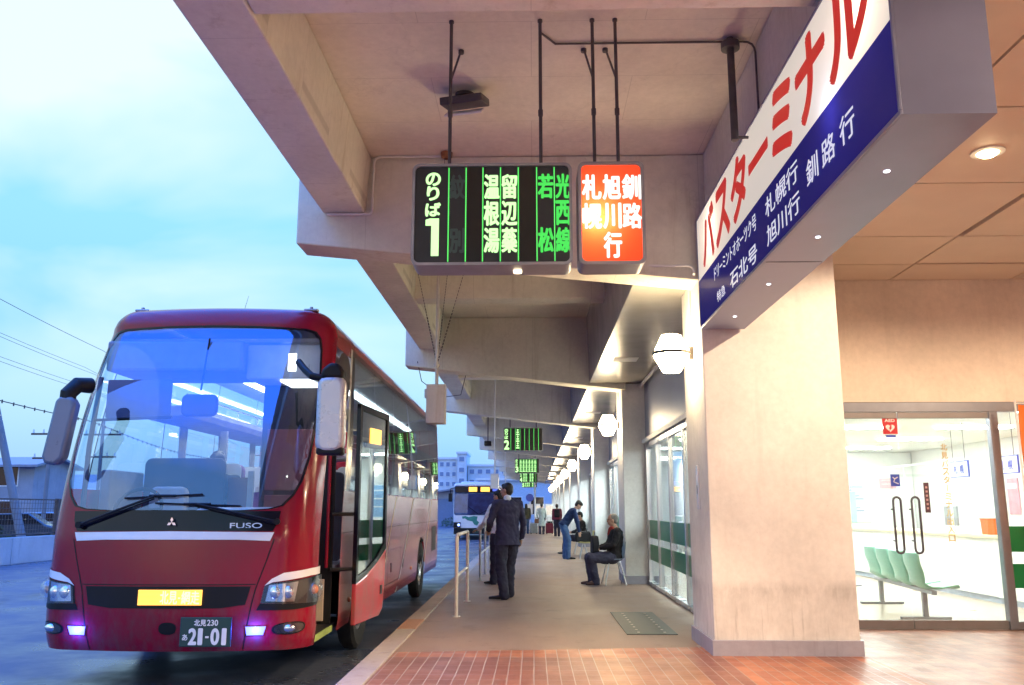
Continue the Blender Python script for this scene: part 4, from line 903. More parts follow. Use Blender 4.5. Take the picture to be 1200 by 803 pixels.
# --- front details
bp = [(0, 1.410), (.90, 1.405), (.945, 1.50), (.955, 1.585), (0, 1.585)]
cpatch('front_mask', 'black_gloss', [bp, mir(bp)], .004, coach)
st = [(0, 1.332), (.60, 1.330), (.885, 1.318), (.915, 1.395), (0, 1.405)]
cpatch('white_stripe', 'white_gloss', [st, mir(st)], .006, coach)
gr = [(0, .735), (.50, .738), (.705, .765), (.745, .922), (0, .925)]
cpatch('grille', 'black', [gr, mir(gr)], .006, coach)
for sgn in (1, -1):
    f = (lambda p: p) if sgn > 0 else mir
    hl = [(.835, .775), (1.14, .765), (1.505, .755), (1.515, .93), (1.46, 1.0), (1.30, .985), (.90, .945), (.86, .92)]
    h = cpatch('headlight', 'black', f(hl), .003, coach, step=.05)
    cpatch('reflector', 'chrome', f([(.875, .79), (1.13, .78), (1.16, .955), (.90, .93)]), .006, h, step=.04)
    lens = cpatch('lens', 'lamp_glass', f(hl), .03, h, step=.05)
    p = skin(sgn*1.03, .865, .008)
    for ds in (.95, 1.07):
        p = skin(sgn*ds, .865, .004); MB().ball(p, (.05, .02, .055), 16).build('bulb', 'chrome', h)
    p = skin(sgn*1.37, .87, .0); MB().ball(p, (.085, .085, .085), 18).build('turn_signal', 'lamp_glass', h); MB().ball(p, (.045, .045, .045), 14).build('turn_bulb', 'amber', h)
    cpatch('headlight_brow', 'white_gloss', f([(.86, .925), (.93, .955), (1.30, 1.0), (1.50, 1.005), (1.50, 1.075), (1.30, 1.065), (1.02, 1.035), (.92, .985)]), .008, coach, step=.05)
    cpatch('headlight_base', 'black', f([(.80, .715), (1.14, .712), (1.44, .73), (1.50, .757), (1.14, .765), (.83, .772)]), .005, coach, step=.05)
    fg = cpatch('fog_lamp', 'black', f(smoothpoly([(.93, .495), (1.24, .50), (1.27, .61), (.945, .602)])), .004, coach, step=.05)
    cpatch('lens', 'lamp_glass', f(smoothpoly([(.95, .505), (1.22, .51), (1.24, .60), (.965, .594)])), .012, fg, step=.05)
    MB().ball(skin(sgn*1.08, .552, -.002), (.07, .025, .035), 14).build('bulb', 'chrome', fg)
    cpatch('marker_lamp', 'blue_led', f([(.725, .50), (.865, .50), (.89, .575), (.715, .575)]), .010, coach, step=.03)
    bl = bpy.data.lights.new('marker_glow', 'POINT'); bl.energy = 5; bl.color = (.05, .07, 1); bl.shadow_soft_size = .02
    bo = bpy.data.objects.new('marker_glow', bl); COL.objects.link(bo); bo.location = skin(sgn*.80, .535, .045); bo.parent = coach
# panel joints, tow eye, mask
seamw = .005
def seam(pts): return [[(a[0]-seamw, a[1]), (a[0]+seamw, a[1]), (c[0]+seamw, c[1]), (c[0]-seamw, c[1])] for a, c in zip(pts, pts[1:])]
sm = [(.69, .37), (.715, .5), (.755, .75), (.785, .90), (.86, 1.13), (.92, 1.335)]
cpatch('panel_joint', 'black', seam(sm)+seam([(-s, v) for s, v in sm]), .002, coach, step=.1)['kind'] = 'stuff'
cpatch('panel_joint', 'black', [[(-.785, .934), (.785, .934), (.785, .942), (-.785, .942)]], .002, coach)
cpatch('tow_cover', 'black', smoothpoly([(-.04, .51), (.115, .51), (.115, .615), (-.04, .615)]), .003, coach)
# amber display, plate, emblem, lettering
def on(s, v, out): return skin(s, v, out)
b = MB(); o = on(.05, .83, 0); b.box(-.235, .330, -.012, .05, .765, .895); b.build('display', 'yellow_led', coach, smooth=0)
M['led_dark'] = mat('display_gaps', (.35, .10, .01), .5)
M['led_hot'] = emit('hot_led', (1, .78, .28), 2.6)
lettering('display_lettering', [('北見', (-.035, -.0145, .775), (.15, 0, 0), (0, 0, .11), .02), ('-', (.125, -.0145, .82), (.02, 0, 0), (0, 0, .012), .02), ('網走', (.155, -.0145, .775), (.16, 0, 0), (0, 0, .11), .02)], 'led_hot', coach)
b = MB()
for i in range(1, 12): b.box(-.235, .33, -.0135, -.0122, .765+.0108*i-.001, .765+.0108*i+.001)
b.build('display_rows', 'led_dark', coach, smooth=0)['kind'] = 'stuff'
pt = MB().box(.165, .62, -.028, -.008, .415, .665).build('number_plate', mat('plate_green', (.010, .050, .045), .4), coach, smooth=0, bevel=.006)
lettering('plate_lettering', [('北見', (.29, -.0295, .592), (.105, 0, 0), (0, 0, .052), .03), ('230', (.405, -.0295, .595), (.095, 0, 0), (0, 0, .048), .03), ('あ', (.192, -.0295, .47), (.045, 0, 0), (0, 0, .05), .03),
    ('2', (.250, -.0295, .437), (.062, 0, 0), (0, 0, .13), .05), ('1', (.335, -.0295, .437), (.030, 0, 0), (0, 0, .13), .05), ('-', (.395, -.0295, .49), (.03, 0, 0), (0, 0, .016), .03), ('0', (.447, -.0295, .437), (.065, 0, 0), (0, 0, .13), .05), ('1', (.545, -.0295, .437), (.030, 0, 0), (0, 0, .13), .05)], 'white_gloss', pt)
def rhomb(cx, cz, ang, L=.047, w=.024):
    a = R(ang); d = (math.cos(a), math.sin(a)); n = (-d[1], d[0])
    return [(cx, cz), (cx+d[0]*L/2+n[0]*w/2*1.1, cz+d[1]*L/2+n[1]*w/2*1.1), (cx+d[0]*L, cz+d[1]*L), (cx+d[0]*L/2-n[0]*w/2*1.1, cz+d[1]*L/2-n[1]*w/2*1.1)]
b = MB()
for a in (90, 210, 330): b.prism(rhomb(.012, 1.483, a), .003, .016, 'y')
b.build('emblem', 'chrome', coach, smooth=0)
yq = on(.68, 1.455, .006)
lettering('brand_lettering', [('FUSO', (.525, on(.525, 1.455, .008).y, 1.432), (.28, on(.805, 1.455, .008).y-on(.525, 1.455, .008).y, 0), (0, 0, .046), .02)], 'chrome', coach)
# wipers
def wiper(pivot, elbow, b0, b1, name='wiper'):
    w = MB(); P = lambda p, o: skin(p[0], p[1], o)
    n = 6; w.tube([P((pivot[0]+(elbow[0]-pivot[0])*i/n, pivot[1]+(elbow[1]-pivot[1])*i/n), .05) for i in range(n+1)], .012)
    w.tube([P((pivot[0]+(elbow[0]-pivot[0])*i/n, pivot[1]-.02+(elbow[1]-pivot[1])*i/n), .035) for i in range(n+1)], .007)
    w.cyl(P(pivot, 0), P(pivot, .06), .03)
    o = w.build(name, 'black', coach)
    v = MB(); n = 10; v.tube([P((b0[0]+(b1[0]-b0[0])*i/n, b0[1]+(b1[1]-b0[1])*i/n), .022) for i in range(n+1)], .009, 6); m_ = ((b0[0]+b1[0])/2, (b0[1]+b1[1])/2)
    v.tube([P((m_[0]-.12, m_[1]+.004), .035), P((m_[0]+.12, m_[1]+.004), .035)], .013, 6)
    v.build('blade', 'black', o)
wiper((-.86, 1.46), (-.18, 1.715), (-.47, 1.70), (.25, 1.735))
wiper((.93, 1.49), (.20, 1.65), (-.17, 1.655), (.60, 1.63))
# mirrors
M['mirror_silver'] = mat('mirror_silver', (.50, .51, .55), .28, .3, var=.04, coat=.3)
M['mirror_grey'] = mat('mirror_grey', (.13, .17, .23), .3, var=.05, coat=.3)
def mirror(sgn):
    r_ = MB()
    if sgn > 0:
        c = (1.42, .02, 2.52); sz = (.135, .095, .36)
        r_.prism(rr(c[0]-.135, c[0]+.135, c[2]-.42, c[2]+.30, .10), c[1]-.07, c[1]+.06, 'y')
    else:
        c = (-1.215, .02, 2.30)
        r_.prism([(x+.115, z+.095) for x, z in ((-1.33, 1.98), (-1.30, 1.91), (-1.20, 1.90), (-1.13, 1.96), (-1.06, 2.46), (-1.10, 2.53), (-1.20, 2.54), (-1.25, 2.50))], c[1]-.07, c[1]+.06, 'y')
    o = r_.build('mirror', 'mirror_silver' if sgn > 0 else 'mirror_grey', coach, bevel=.05, seg=4, smooth=50)
    if sgn > 0:
        MB().prism(rr(1.30, 1.55, 2.085, 2.16, .03), -.045, .075, 'y').build('mirror_base', 'black', o, bevel=.02, smooth=50)
        MB().prism([(1.31, 2.79), (1.53, 2.79), (1.53, 2.86), (1.48, 2.93), (1.40, 2.94), (1.33, 2.88)], -.05, .085, 'y').build('mirror_cap', 'black', o, bevel=.03, smooth=50)
        MB().tube([(1.32, .03, 2.80), (1.22, .03, 2.82), (1.12, .16, 2.90), (1.02, .30, 3.0)], .035, 10).build('mirror_arm', 'black', o)
        MB().prism(rr(1.30, 1.54, 2.16, 2.78, .08), .061, .066, 'y').build('mirror_glass', 'black', o, smooth=0)
    else:
        MB().tube([(-1.055, .03, 2.54), (-1.05, .02, 2.66), (-1.0, .08, 2.75), (-.94, .20, 2.76)], .075, 12).build('mirror_arm', 'black', o)
        MB().prism([(-1.19, 2.08), (-1.04, 2.05), (-.97, 2.54), (-1.11, 2.58)], .061, .066, 'y').build('mirror_glass', 'black', o, smooth=0)
mirror(1); mirror(-1)
# roof lamps and aerial
for x in (-.88, .93): MB().box(x-.075, x+.075, 1.02, 1.10, 3.675, 3.70).cyl((x, 1.05, 3.69), (x, 1.05, 3.725), .018).build('roof_lamp', 'grey_metal', coach, smooth=0, bevel=.01)
MB().cyl((.15, 1.2, 3.68), (.15, 1.35, 3.92), .003, .0015, 6).build('aerial', 'black', coach)
# wheels
for x0 in (1.20, -1.20):
    for y0 in (2.72, 8.75):
        sg = 1 if x0 > 0 else -1
        w = MB().lathe([(.29, -.12*sg), (.46, -.14*sg), (.50, -.10*sg), (.50, .02*sg), (.46, .05*sg), (.29, .03*sg)], (x0, y0, .50), 36, 'x', True).build('wheel', 'rubber', coach, smooth=40)
        MB().lathe([(.05, .012*sg), (.10, .014*sg), (.12, -.03*sg), (.24, -.035*sg), (.275, .022*sg), (.288, .024*sg), (.288, -.10*sg), (.05, -.10*sg)], (x0, y0, .50), 28, 'x').build('rim', 'steel', w, smooth=40)
        b = MB(); b.lathe([(.55, -.42*sg), (.60, -.42*sg), (.60, .02*sg), (.55, .02*sg)], (x0, y0, .50), 24, 'x', True)
        bmesh.ops.bisect_plane(b.b, geom=b.b.verts[:]+b.b.edges[:]+b.b.faces[:], plane_co=(0, 0, .45), plane_no=(0, 0, -1), clear_outer=True)
        b.build('wheel_arch', 'black', coach)
# diagonal stripes, hatches, vents on the kerb side
M['gold_line'] = mat('gold_line', (.62, .46, .12), .3, var=.04, coat=.4)
def diag(s, v0, v1, dx, w): return [(s, v0), (s+w, v0), (s+w+dx, v1), (s+dx, v1)]
for q in (diag(4.9, .37, 1.79, 1.5, .05), diag(7.5, .95, 1.79, .9, .05), diag(10.05, .40, 1.79, 1.4, .05)): cpatch('gold_stripe', 'gold_line', q, .004, coach, step=.2)
for q in (diag(3.2+.9, .9, 1.79, .35, .10), diag(6.6, .37, 1.79, 1.9, .09), diag(9.7, .40, 1.79, 1.4, .07)): cpatch('white_stripe', 'white_gloss', q, .004, coach, step=.2)
hs = [[(s-.004, .42), (s+.004, .42), (s+.004, 1.35), (s-.004, 1.35)] for s in (4.5, 5.75, 7.0, 10.6)]
cpatch('hatch_joint', 'black', hs+[[(D1, 1.348), (S3, 1.348), (S3, 1.356), (D1, 1.356)], [(4.5, .55), (7.0, .55), (7.0, .558), (4.5, .558)]], .002, coach, step=.3)['kind'] = 'stuff'
for s in (4.75, 6.0, 7.25): cpatch('hatch_latch', 'black', [(s, .70), (s+.10, .70), (s+.10, .83), (s, .83)], .005, coach)
cpatch('engine_vent', 'black', [(S3-1.25, .75), (S3-.45, .75), (S3-.45, 1.25), (S3-1.25, 1.25)], .005, coach)
for s in (3.0, 5.2, 8.3): MB().ball(skin(s, .62, .0), (.02, .05, .03), 10).build('side_marker', 'amber', coach)
# --- open door: plug leaf swung out and back along the side
door = MB(); dm = Matrix.Translation((1.385, 1.52, 0)) @ Matrix.Rotation(R(-12.5), 4, 'Z')
dp = [(0, .40), (.70, .43), (.80, .50), (.84, .80), (.84, 2.70), (0, 2.74)]
db = MB().prism([(0, .40), (.68, .43), (.78, .50), (.82, .80), (.84, 1.15), (.60, 1.02), (.30, .90), (0, .82)], -.02, .03, 'x'); bmesh.ops.transform(db.b, matrix=dm, verts=db.b.verts[:])
dr = db.build('door', 'coach_side', coach, smooth=0, bevel=.012)
fr_ = MB(); A = [(0, .822), (.30, .902), (.60, 1.022), (.84, 1.152), (.84, 2.70), (0, 2.74)]; B = [(.055, .90), (.29, .955), (.57, 1.07), (.79, 1.22), (.79, 2.63), (.055, 2.67)]
for x in (0,):
    va = [[fr_.b.verts.new((xx, p[0], p[1])) for p in P] for P, xx in ((A, -.02), (A, .03), (B, .03), (B, -.02))]; n = len(A)
    for j in range(4):
        U, V = va[j], va[(j+1) % 4]
        for i in range(n): fr_.b.faces.new((U[i], U[(i+1) % n], V[(i+1) % n], V[i]))
bmesh.ops.transform(fr_.b, matrix=dm, verts=fr_.b.verts[:]); fr_.build('door_frame', 'black_gloss', dr, smooth=0, bevel=.004)
g = MB().prism(B, .006, .014, 'x'); bmesh.ops.transform(g.b, matrix=dm, verts=g.b.verts[:]); g.build('pane', 'door_glass', dr, smooth=0)
g = MB().box(.015, .022, .30, .62, 2.33, 2.50); bmesh.ops.transform(g.b, matrix=dm, verts=g.b.verts[:]); g.build('side_display', 'yellow_led', dr, smooth=0)
g = MB().cyl((-.05, .45, 1.1), (-.05, .45, 2.3), .016); bmesh.ops.transform(g.b, matrix=dm, verts=g.b.verts[:]); g.build('grab_rail', 'gold_line', dr)
g = MB().box(.03, .036, .68, .74, .66, .76); bmesh.ops.transform(g.b, matrix=dm, verts=g.b.verts[:]); g.build('handle', 'black', dr, smooth=0)
for z in (.98, 1.55): MB().tube([(1.16, 1.36, z), (1.26, 1.44, z), (1.36, 1.55, z), (1.38, 1.62, z)], .02, 8).build('door_arm', 'black', dr)
# --- step well
M['maroon_trim'] = mat('maroon_trim', (.20, .05, .06), .6, var=.1)
M['step_mat'] = mat('step_mat', (.30, .40, .10), .7, var=.15, scale=14)
b = MB(); b.box(.35, 1.20, .52, 1.42, .36, .42).box(.35, 1.0, .60, 1.42, .43, .66).box(.35, .80, .66, 1.42, .67, .92); b.build('step', 'step_mat', coach, smooth=0)
MB().box(.32, .345, .48, 1.42, .36, 1.15).build('step_wall', 'maroon_trim', coach, smooth=0)
MB().box(.36, 1.17, 1.425, 1.46, .36, 3.05).build('step_bulkhead', 'black', coach, smooth=0)
mp = MB(); mp.box(.42, 1.0, 1.405, 1.424, 1.0, 1.36).box(.42, 1.0, 1.405, 1.424, 1.42, 1.75).box(.42, 1.0, 1.405, 1.424, 1.8, 2.45); mp.build('trim_panel', 'maroon_trim', coach, smooth=0, bevel=.008)
MB().box(.75, 1.1, 1.40, 1.424, .46, .88).build('trim_panel', mat('beige_trim', (.42, .34, .28), .6), coach, smooth=0, bevel=.006)
MB().tube([(1.12, 1.38, 1.0), (1.12, 1.38, 2.5)], .018).build('grab_rail', 'coach_red', coach)
MB().tube([(.9, .95, 1.15), (1.0, 1.0, 1.05), (1.08, 1.02, 1.02)], .014).build('grab_rail', 'white_gloss', coach)
MB().box(.5, .8, .50, 1.40, .98, 1.62).build('entry_cupboard', 'maroon_trim', coach, smooth=0, bevel=.01)
# --- interior
M['int_grey'] = mat('interior_grey', (.20, .22, .30), .6); M['int_pale'] = mat('interior_pale', (.46, .48, .54), .55)
M['seat_purple'] = mat('seat_cloth', (.26, .10, .30), .8, var=.25, scale=14); M['int_dark'] = mat('interior_dark', (.06, .065, .12), .6)
M['tube_light'] = emit('tube_light', (.93, .98, 1), 15); M['step_light'] = emit('step_light', (.93, .98, 1), 5)
MB().box(-1.19, .34, .70, 11.8, .98, 1.02).build('floor', 'int_grey', coach, smooth=0)
MB().box(.34, 1.19, 1.47, 11.8, .981, 1.021).build('floor', 'int_grey', coach, smooth=0)
MB().box(-1.16, 1.16, 1.05, 11.7, 3.34, 3.38).build('ceiling', 'int_pale', coach, smooth=0)
for sg in (-1, 1):
    rk = MB().prism([(sg*1.15, 2.62), (sg*.72, 2.66), (sg*.66, 2.72), (sg*.66, 2.78), (sg*1.15, 2.74)], 1.9, 11.6, 'y').build('luggage_rack', 'int_pale', coach, smooth=0)
    b = MB().tube([(sg*.67, 1.9, 2.90), (sg*.67, 11.6, 2.90)], .012)
    for i in range(12): b.cyl((sg*.67, 1.95+.87*i, 2.78), (sg*.67, 1.95+.87*i, 2.9), .008)
    b.build('rack_rail', 'chrome', rk)
    MB().box(sg*.60-.07, sg*.60+.07, 1.5, 11.4, 3.305, 3.335).build('tube_lamp', 'tube_light', coach, smooth=0)
MB().box(.30, 1.10, .95, 1.9, 2.93, 3.30).build('overhead_box', 'int_pale', coach, smooth=0, bevel=.02)
MB().box(.66, .98, .96, 1.5, 2.905, 2.925).build('step_lamp', 'step_light', coach, smooth=0)
MB().box(-1.12, .3, .82, 1.75, 3.0, 3.32).build('overhead_box', 'int_grey', coach, smooth=0, bevel=.03)
MB().box(.80, .88, .72, .74, 2.98, 3.16).build('lit_panel', 'step_light', coach, smooth=0)
d = MB().prism([(.34, 1.02), (.86, 1.02), (.80, 1.40), (.62, 1.56), (.36, 1.56), (.32, 1.48)], -1.05, .60, 'x').build('dashboard', 'int_dark', coach, smooth=0, bevel=.02)
MB().prism([(.20, 1.42), (.55, 1.46), (.75, 1.58), (.30, 1.62), (.20, 1.6)], .15, 1.05, 'x').build('dashboard_shelf', 'int_pale', coach, smooth=0, bevel=.02)
b = MB(); n = 28; pts = [Vector((-.62+.23*math.cos(2*math.pi*i/n), .72+.10*math.sin(2*math.pi*i/n), 1.60+.20*math.sin(2*math.pi*i/n))) for i in range(n+1)]
b.tube(pts, .018, 8).tube([pts[0], pts[14]], .014).tube([(-.62, .72, 1.6), (-.62, .70, 1.4)], .03); b.build('steering_wheel', 'black', coach)
def seat(x, y, z, m='seat_purple', cover=True, w=.44):
    b = MB(); b.prism(rr(x-w/2, x+w/2, z+.40, z+1.12, .08), y+.36, y+.48, 'y'); o = b.build('seat', m, coach, bevel=.03, seg=3, smooth=50)
    MB().box(x-w/2, x+w/2, y-.1, y+.38, z+.30, z+.44).build('cushion', m, o, smooth=50, bevel=.04)
    MB().box(x-.03, x+.03, y, y+.3, z+.0, z+.30).build('pedestal', 'int_dark', o, smooth=0)
    if cover: MB().prism(rr(x-w/2+.02, x+w/2-.02, z+.80, z+1.13, .07), y+.345, y+.358, 'y').build('head_cover', 'white_gloss', o, smooth=0)
    return o
seat(-.62, 1.05, .72, 'int_pale', False, .40)
for j in range(10):
    for x in (-.92, -.46, .46, .92):
        if j == 0 and x > 0: continue
        seat(x, 2.35+.9*j, 1.02)
MB().prism(rr(-1.02, -.12, 1.03, 2.16, .08), 1.72, 1.76, 'y').build('driver_partition', 'int_dark', coach, smooth=0, bevel=.01)
MB().box(-.12, .10, 1.84, 1.88, 1.03, 1.95).build('partition_panel', 'maroon_trim', coach, smooth=0); MB().box(.10, .16, 1.835, 1.885, 1.03, 2.02).build('partition_post', 'int_pale', coach, smooth=0)
MB().prism(rr(.42, 1.14, 1.03, 2.02, .06), 2.02, 2.07, 'y').build('entry_partition', 'int_grey', coach, smooth=0, bevel=.01)
MB().tube([(.40, 2.04, 1.9), (.40, 2.04, 2.16), (1.14, 2.04, 2.16)], .018).build('grab_rail', 'white_gloss', coach)
MB().tube([(.02, .62, 3.30), (-.01, .58, 2.86), (-.01, .55, 2.76)], .010).build('mirror_stem', 'black', coach)
MB().prism(rr(-.19, .17, 2.50, 2.72, .06), .52, .58, 'y').build('interior_mirror', 'int_dark', coach, smooth=50, bevel=.02)
MB().prism(rr(-.92, -.28, 2.48, 2.86, .02), .50, .515, 'y').build('sun_blind', mat('blind', (.10, .13, .26), .7), coach, smooth=0); MB().cyl((-1.02, .50, 2.46), (-.26, .50, 2.49), .014).build('blind_bar', 'black', coach)
MB().tube([(-1.02, .42, 1.62), (-1.04, .48, 2.2), (-1.05, .62, 2.9)], .025).build('inner_post', 'int_dark', coach)
MB().box(-1.16, -1.05, 1.0, 1.8, 1.03, 2.0).build('driver_side_panel', 'int_grey', coach, smooth=0, bevel=.02)
MB().box(-.75, -.66, 3.3, 3.34, 2.2, 2.6).build('monitor_arm', 'int_pale', coach, smooth=0)
for sg in (-1, 1):
    for k in range(7):
        y0 = 2.9+1.42*k; b = MB(); vs = [[b.b.verts.new((sg*(1.13+.018*math.sin(i*2.2)), y0+.028*i+(.05*(2-abs(j-2))/2)*(i-4)/4*-.5, 1.80+.82*j/4)) for i in range(9)] for j in range(5)]
        for j in range(4):
            for i in range(8): b.b.faces.new((vs[j][i], vs[j][i+1], vs[j+1][i+1], vs[j+1][i]))
        b.build('curtain', 'int_pale', coach, smooth=80, solid=.006)
for k in range(6): MB().cyl((0, 2.6+1.5*k, 3.24), (0, 2.6+1.5*k, 3.34), .10, n=16).build('ceiling_speaker', 'white_gloss', coach)

# ------------------------------------------------------------------ people
def remesh(mb, name, m, parent, vox, sm=6, label=None):
    me = bpy.data.meshes.new(name); bmesh.ops.recalc_face_normals(mb.b, faces=mb.b.faces[:]); mb.b.to_mesh(me); mb.b.free()
    o = bpy.data.objects.new(name, me); COL.objects.link(o)
    r = o.modifiers.new('r', 'REMESH'); r.mode = 'VOXEL'; r.voxel_size = vox
    if sm >= 4:
        if 'folds' not in bpy.data.textures:
            tx = bpy.data.textures.new('folds', 'CLOUDS'); tx.noise_scale = .085; tx.noise_depth = 1
            tx = bpy.data.textures.new('creases', 'CLOUDS'); tx.noise_scale = .035; tx.noise_depth = 1
        for nm, st_ in (('folds', .036), ('creases', .005)):
            d_ = o.modifiers.new('d', 'DISPLACE'); d_.texture = bpy.data.textures[nm]; d_.strength = st_; d_.mid_level = .5; d_.texture_coords = 'LOCAL'
    q = o.modifiers.new('s', 'SMOOTH'); q.iterations = sm; q.factor = .5
    bpy.context.view_layer.update()
    n = bpy.data.meshes.new_from_object(o.evaluated_get(bpy.context.evaluated_depsgraph_get()))
    bpy.data.objects.remove(o); bpy.data.meshes.remove(me); n.name = name
    o = link(n, name, m, parent, 0); n.polygons.foreach_set('use_smooth', [True]*len(n.polygons))
    if label: o['label'] = label
    return o
def limb(b, pts, rs, n=14):
    pts = [Vector(p) for p in pts]
    for i in range(len(pts)-1):
        b.cyl(pts[i], pts[i+1], rs[i], rs[i+1], n)
    for p, r in zip(pts, rs): b.ball(p, r*.995, 14)
    return b
def loft(b, rings, n=22):
    """rings: (centre, side vector, forward vector) with the vectors' lengths as radii"""
    R_ = []
    for c, u, w in rings:
        c, u, w = Vector(c), Vector(u), Vector(w)
        R_.append([b.b.verts.new(c+u*math.copysign(abs(math.cos(t))**.85, math.cos(t))+w*math.copysign(abs(math.sin(t))**.85, math.sin(t))) for t in (2*math.pi*i/n for i in range(n))])
    for A, B in zip(R_, R_[1:]):
        for i in range(n): b.b.faces.new((A[i], A[(i+1) % n], B[(i+1) % n], B[i]))
    b.b.faces.new(R_[0][::-1]); b.b.faces.new(R_[-1]); return b
def hand(b, wr, d, nrm, s=1.0, curl=.5):
    """five separate fingers on a palm: d points along the hand, nrm out of the palm"""
    wr, d, nrm = Vector(wr), Vector(d).normalized(), Vector(nrm).normalized(); nrm = (nrm-d*nrm.dot(d)).normalized(); u = d.cross(nrm)
    loft(b, [(wr-d*.02, u*.026*s, nrm*.020*s), (wr+d*.035*s, u*.036*s, nrm*.017*s), (wr+d*.085*s, u*.041*s, nrm*.014*s), (wr+d*.095*s, u*.036*s, nrm*.010*s)], 14)
    for i, L in enumerate((.068, .078, .073, .058)):
        o = wr+d*.085*s+u*(.0295-.0198*i)*s; p = [o]
        dr = d
        for k, f in enumerate((.45, .32, .23)):
            a = curl*(.55+.5*k); dr = (d*math.cos(a)+nrm*math.sin(a)).normalized(); p.append(p[-1]+dr*L*f*s)
        limb(b, p, [.0092*s, .0088*s, .0080*s, .0068*s], 8)
    t = wr+d*.025*s+u*.030*s; limb(b, [t, t+(d*.5+u*.75+nrm*.35)*.038*s, t+(d*.95+u*.75+nrm*.75)*.055*s], [.0115*s, .0100*s, .008*s], 8)
SK = {}
def person(label, loc, rz, J, look, group=None, vox=.011):
    """J: joints in metres in the person's own frame (+y is the way the person faces)"""
    root = thing('person', label, 'person', loc, R(rz), group)
    V_ = {k: Vector(v) for k, v in J.items()}
    pel, nk, hd = V_['pelvis'], V_['neck'], V_['head']
    side = V_.get('side', Vector((1, 0, 0))); up = (nk-pel).normalized(); fwd = up.cross(side).normalized()*-1
    if fwd.dot(V_.get('front', Vector((0, 1, 0)))) < 0: fwd = -fwd
    hf = V_.get('gaze', Vector((0, 1, 0))).normalized(); hu = (hd-nk).normalized(); hs = hf.cross(hu).normalized(); hu = hs.cross(hf).normalized()
    hm = Matrix((hs, hf, hu)).transposed().to_4x4()
    at = lambda x, y, z: hd+hs*x+hf*y+hu*z
    sc = look.get('bulk', 1.0)
    # ---- body: one skin with head, hands and feet
    b = MB()
    b.ball(hd+hu*.018, (.074, .092, .098), 22, hm); b.ball(at(0, .030, -.050), (.056, .062, .062), 18, hm); b.ball(at(0, .052, -.088), (.030, .028, .022), 14, hm)
    b.cyl(at(0, .088, .012), at(0, .106, -.030), .009, .015, 10); b.ball(at(0, .104, -.030), (.016, .014, .012), 10, hm)
    b.ball(at(0, .078, .030), (.056, .018, .012), 12, hm); b.ball(at(0, .088, -.062), (.025, .011, .008), 10, hm); b.ball(at(0, .084, -.075), (.021, .010, .007), 10, hm)
    for sx in (-1, 1): b.ball(at(.076*sx, -.004, -.008), (.011, .021, .032), 10, hm); b.ball(at(.045*sx, .062, -.028), (.02, .018, .016), 10, hm)
    limb(b, [nk-up*.05, hd-hu*.05], [.058, .052])
    loft(b, [(pel-up*.05, side*.13, fwd*.09), (pel+up*.1, side*.13, fwd*.09), (pel.lerp(nk, .6), side*.14, fwd*.09), (pel.lerp(nk, .9), side*.13, fwd*.07), (nk, side*.05, fwd*.05)])
    for s_ in 'LR':
        sh, el, wr = V_['sh'+s_], V_['el'+s_], V_['wr'+s_]
        limb(b, [sh, el, wr], [.042, .034, .025])
        if vox < .02: hand(b, wr, V_.get('hd'+s_, wr-el), V_.get('pn'+s_, -side if s_ == 'R' else side), 1.0, look.get('curl', .55))
        else: b.ball(wr+(wr-el).normalized()*.06, .035)
        hp, kn, an, to = V_['hp'+s_], V_['kn'+s_], V_['an'+s_], V_['to'+s_]
        limb(b, [hp, kn, an], [.072, .048, .034]); limb(b, [an, an.lerp(to, .5)-Vector((0, 0, .015)), to], [.032, .030, .022])
    remesh(b, 'body', 'skin', root, min(vox, .0085) if vox < .02 else vox, 3)
    # ---- hair
    b = MB(); h = look.get('hair', 'short')
    b.ball(at(0, -.016, .040), (.083, .098, .090), 20, hm); b.ball(at(0, -.050, .0), (.076, .062, .085), 18, hm); b.ball(at(0, .045, .082), (.062, .050, .032), 16, hm)
    if h == 'thin':
        b.b.clear(); b.ball(at(0, -.022, .034), (.080, .090, .088), 20, hm); b.ball(at(0, -.050, -.01), (.077, .055, .07), 18, hm)
    if h == 'long': loft(b, [(at(0, -.05, .02), hs*.085, hf*.07), (at(0, -.075, -.15), hs*.095, hf*.045), (at(0, -.08, -.30), hs*.085, hf*.035)])
    if h == 'full': b.ball(at(0, .03, .075), (.085, .075, .050), 18, hm); b.ball(at(0, -.05, .05), (.088, .07, .085), 18, hm)
    remesh(b, 'hair', look.get('hairm', 'hair'), root, max(.009, vox*.9), 2)
    for sx in (-1, 1):
        if vox < .02:
            e = MB().ball(at(.030*sx, .083, .010), (.0105, .008, .0075), 10, hm).build('eye', 'eye_dark', root)
    # ---- upper garment
    b = MB(); hem = look.get('hem', .10); w = sc
    loft(b, [(pel-up*hem, side*.190*w*look.get('flare', 1), fwd*.150*w*look.get('flare', 1)), (pel-up*hem*.4, side*.186*w, fwd*.145*w), (pel.lerp(nk, .22), side*.170*w, fwd*.125*w), (pel.lerp(nk, .45), side*.178*w, fwd*.128*w), (pel.lerp(nk, .72), side*.197*w, fwd*.135*w), (pel.lerp(nk, .90), side*.185*w, fwd*.105*w), (pel.lerp(nk, .98), side*.10*w, fwd*.075*w), (nk+up*.012, side*.068, fwd*.064)])
    for s_ in 'LR':
        sh, el, wr = V_['sh'+s_], V_['el'+s_], V_['wr'+s_]
        limb(b, [nk.lerp(sh, .35)-up*.02, sh, sh.lerp(el, .5), el, el.lerp(wr, .5), el.lerp(wr, look.get('sleeve', .97))], [.066, .072*w, .063*w, .054*w, .050*w, .041*w])
    remesh(b, look.get('topname', 'jacket'), look['top'], root, vox*.95, 4)
    if look.get('collar'):
        b = MB(); limb(b, [nk-up*.01, nk+up*.045+hf*.005], [.066, .061]); remesh(b, 'collar', look['collar'], root, vox*.8, 1)
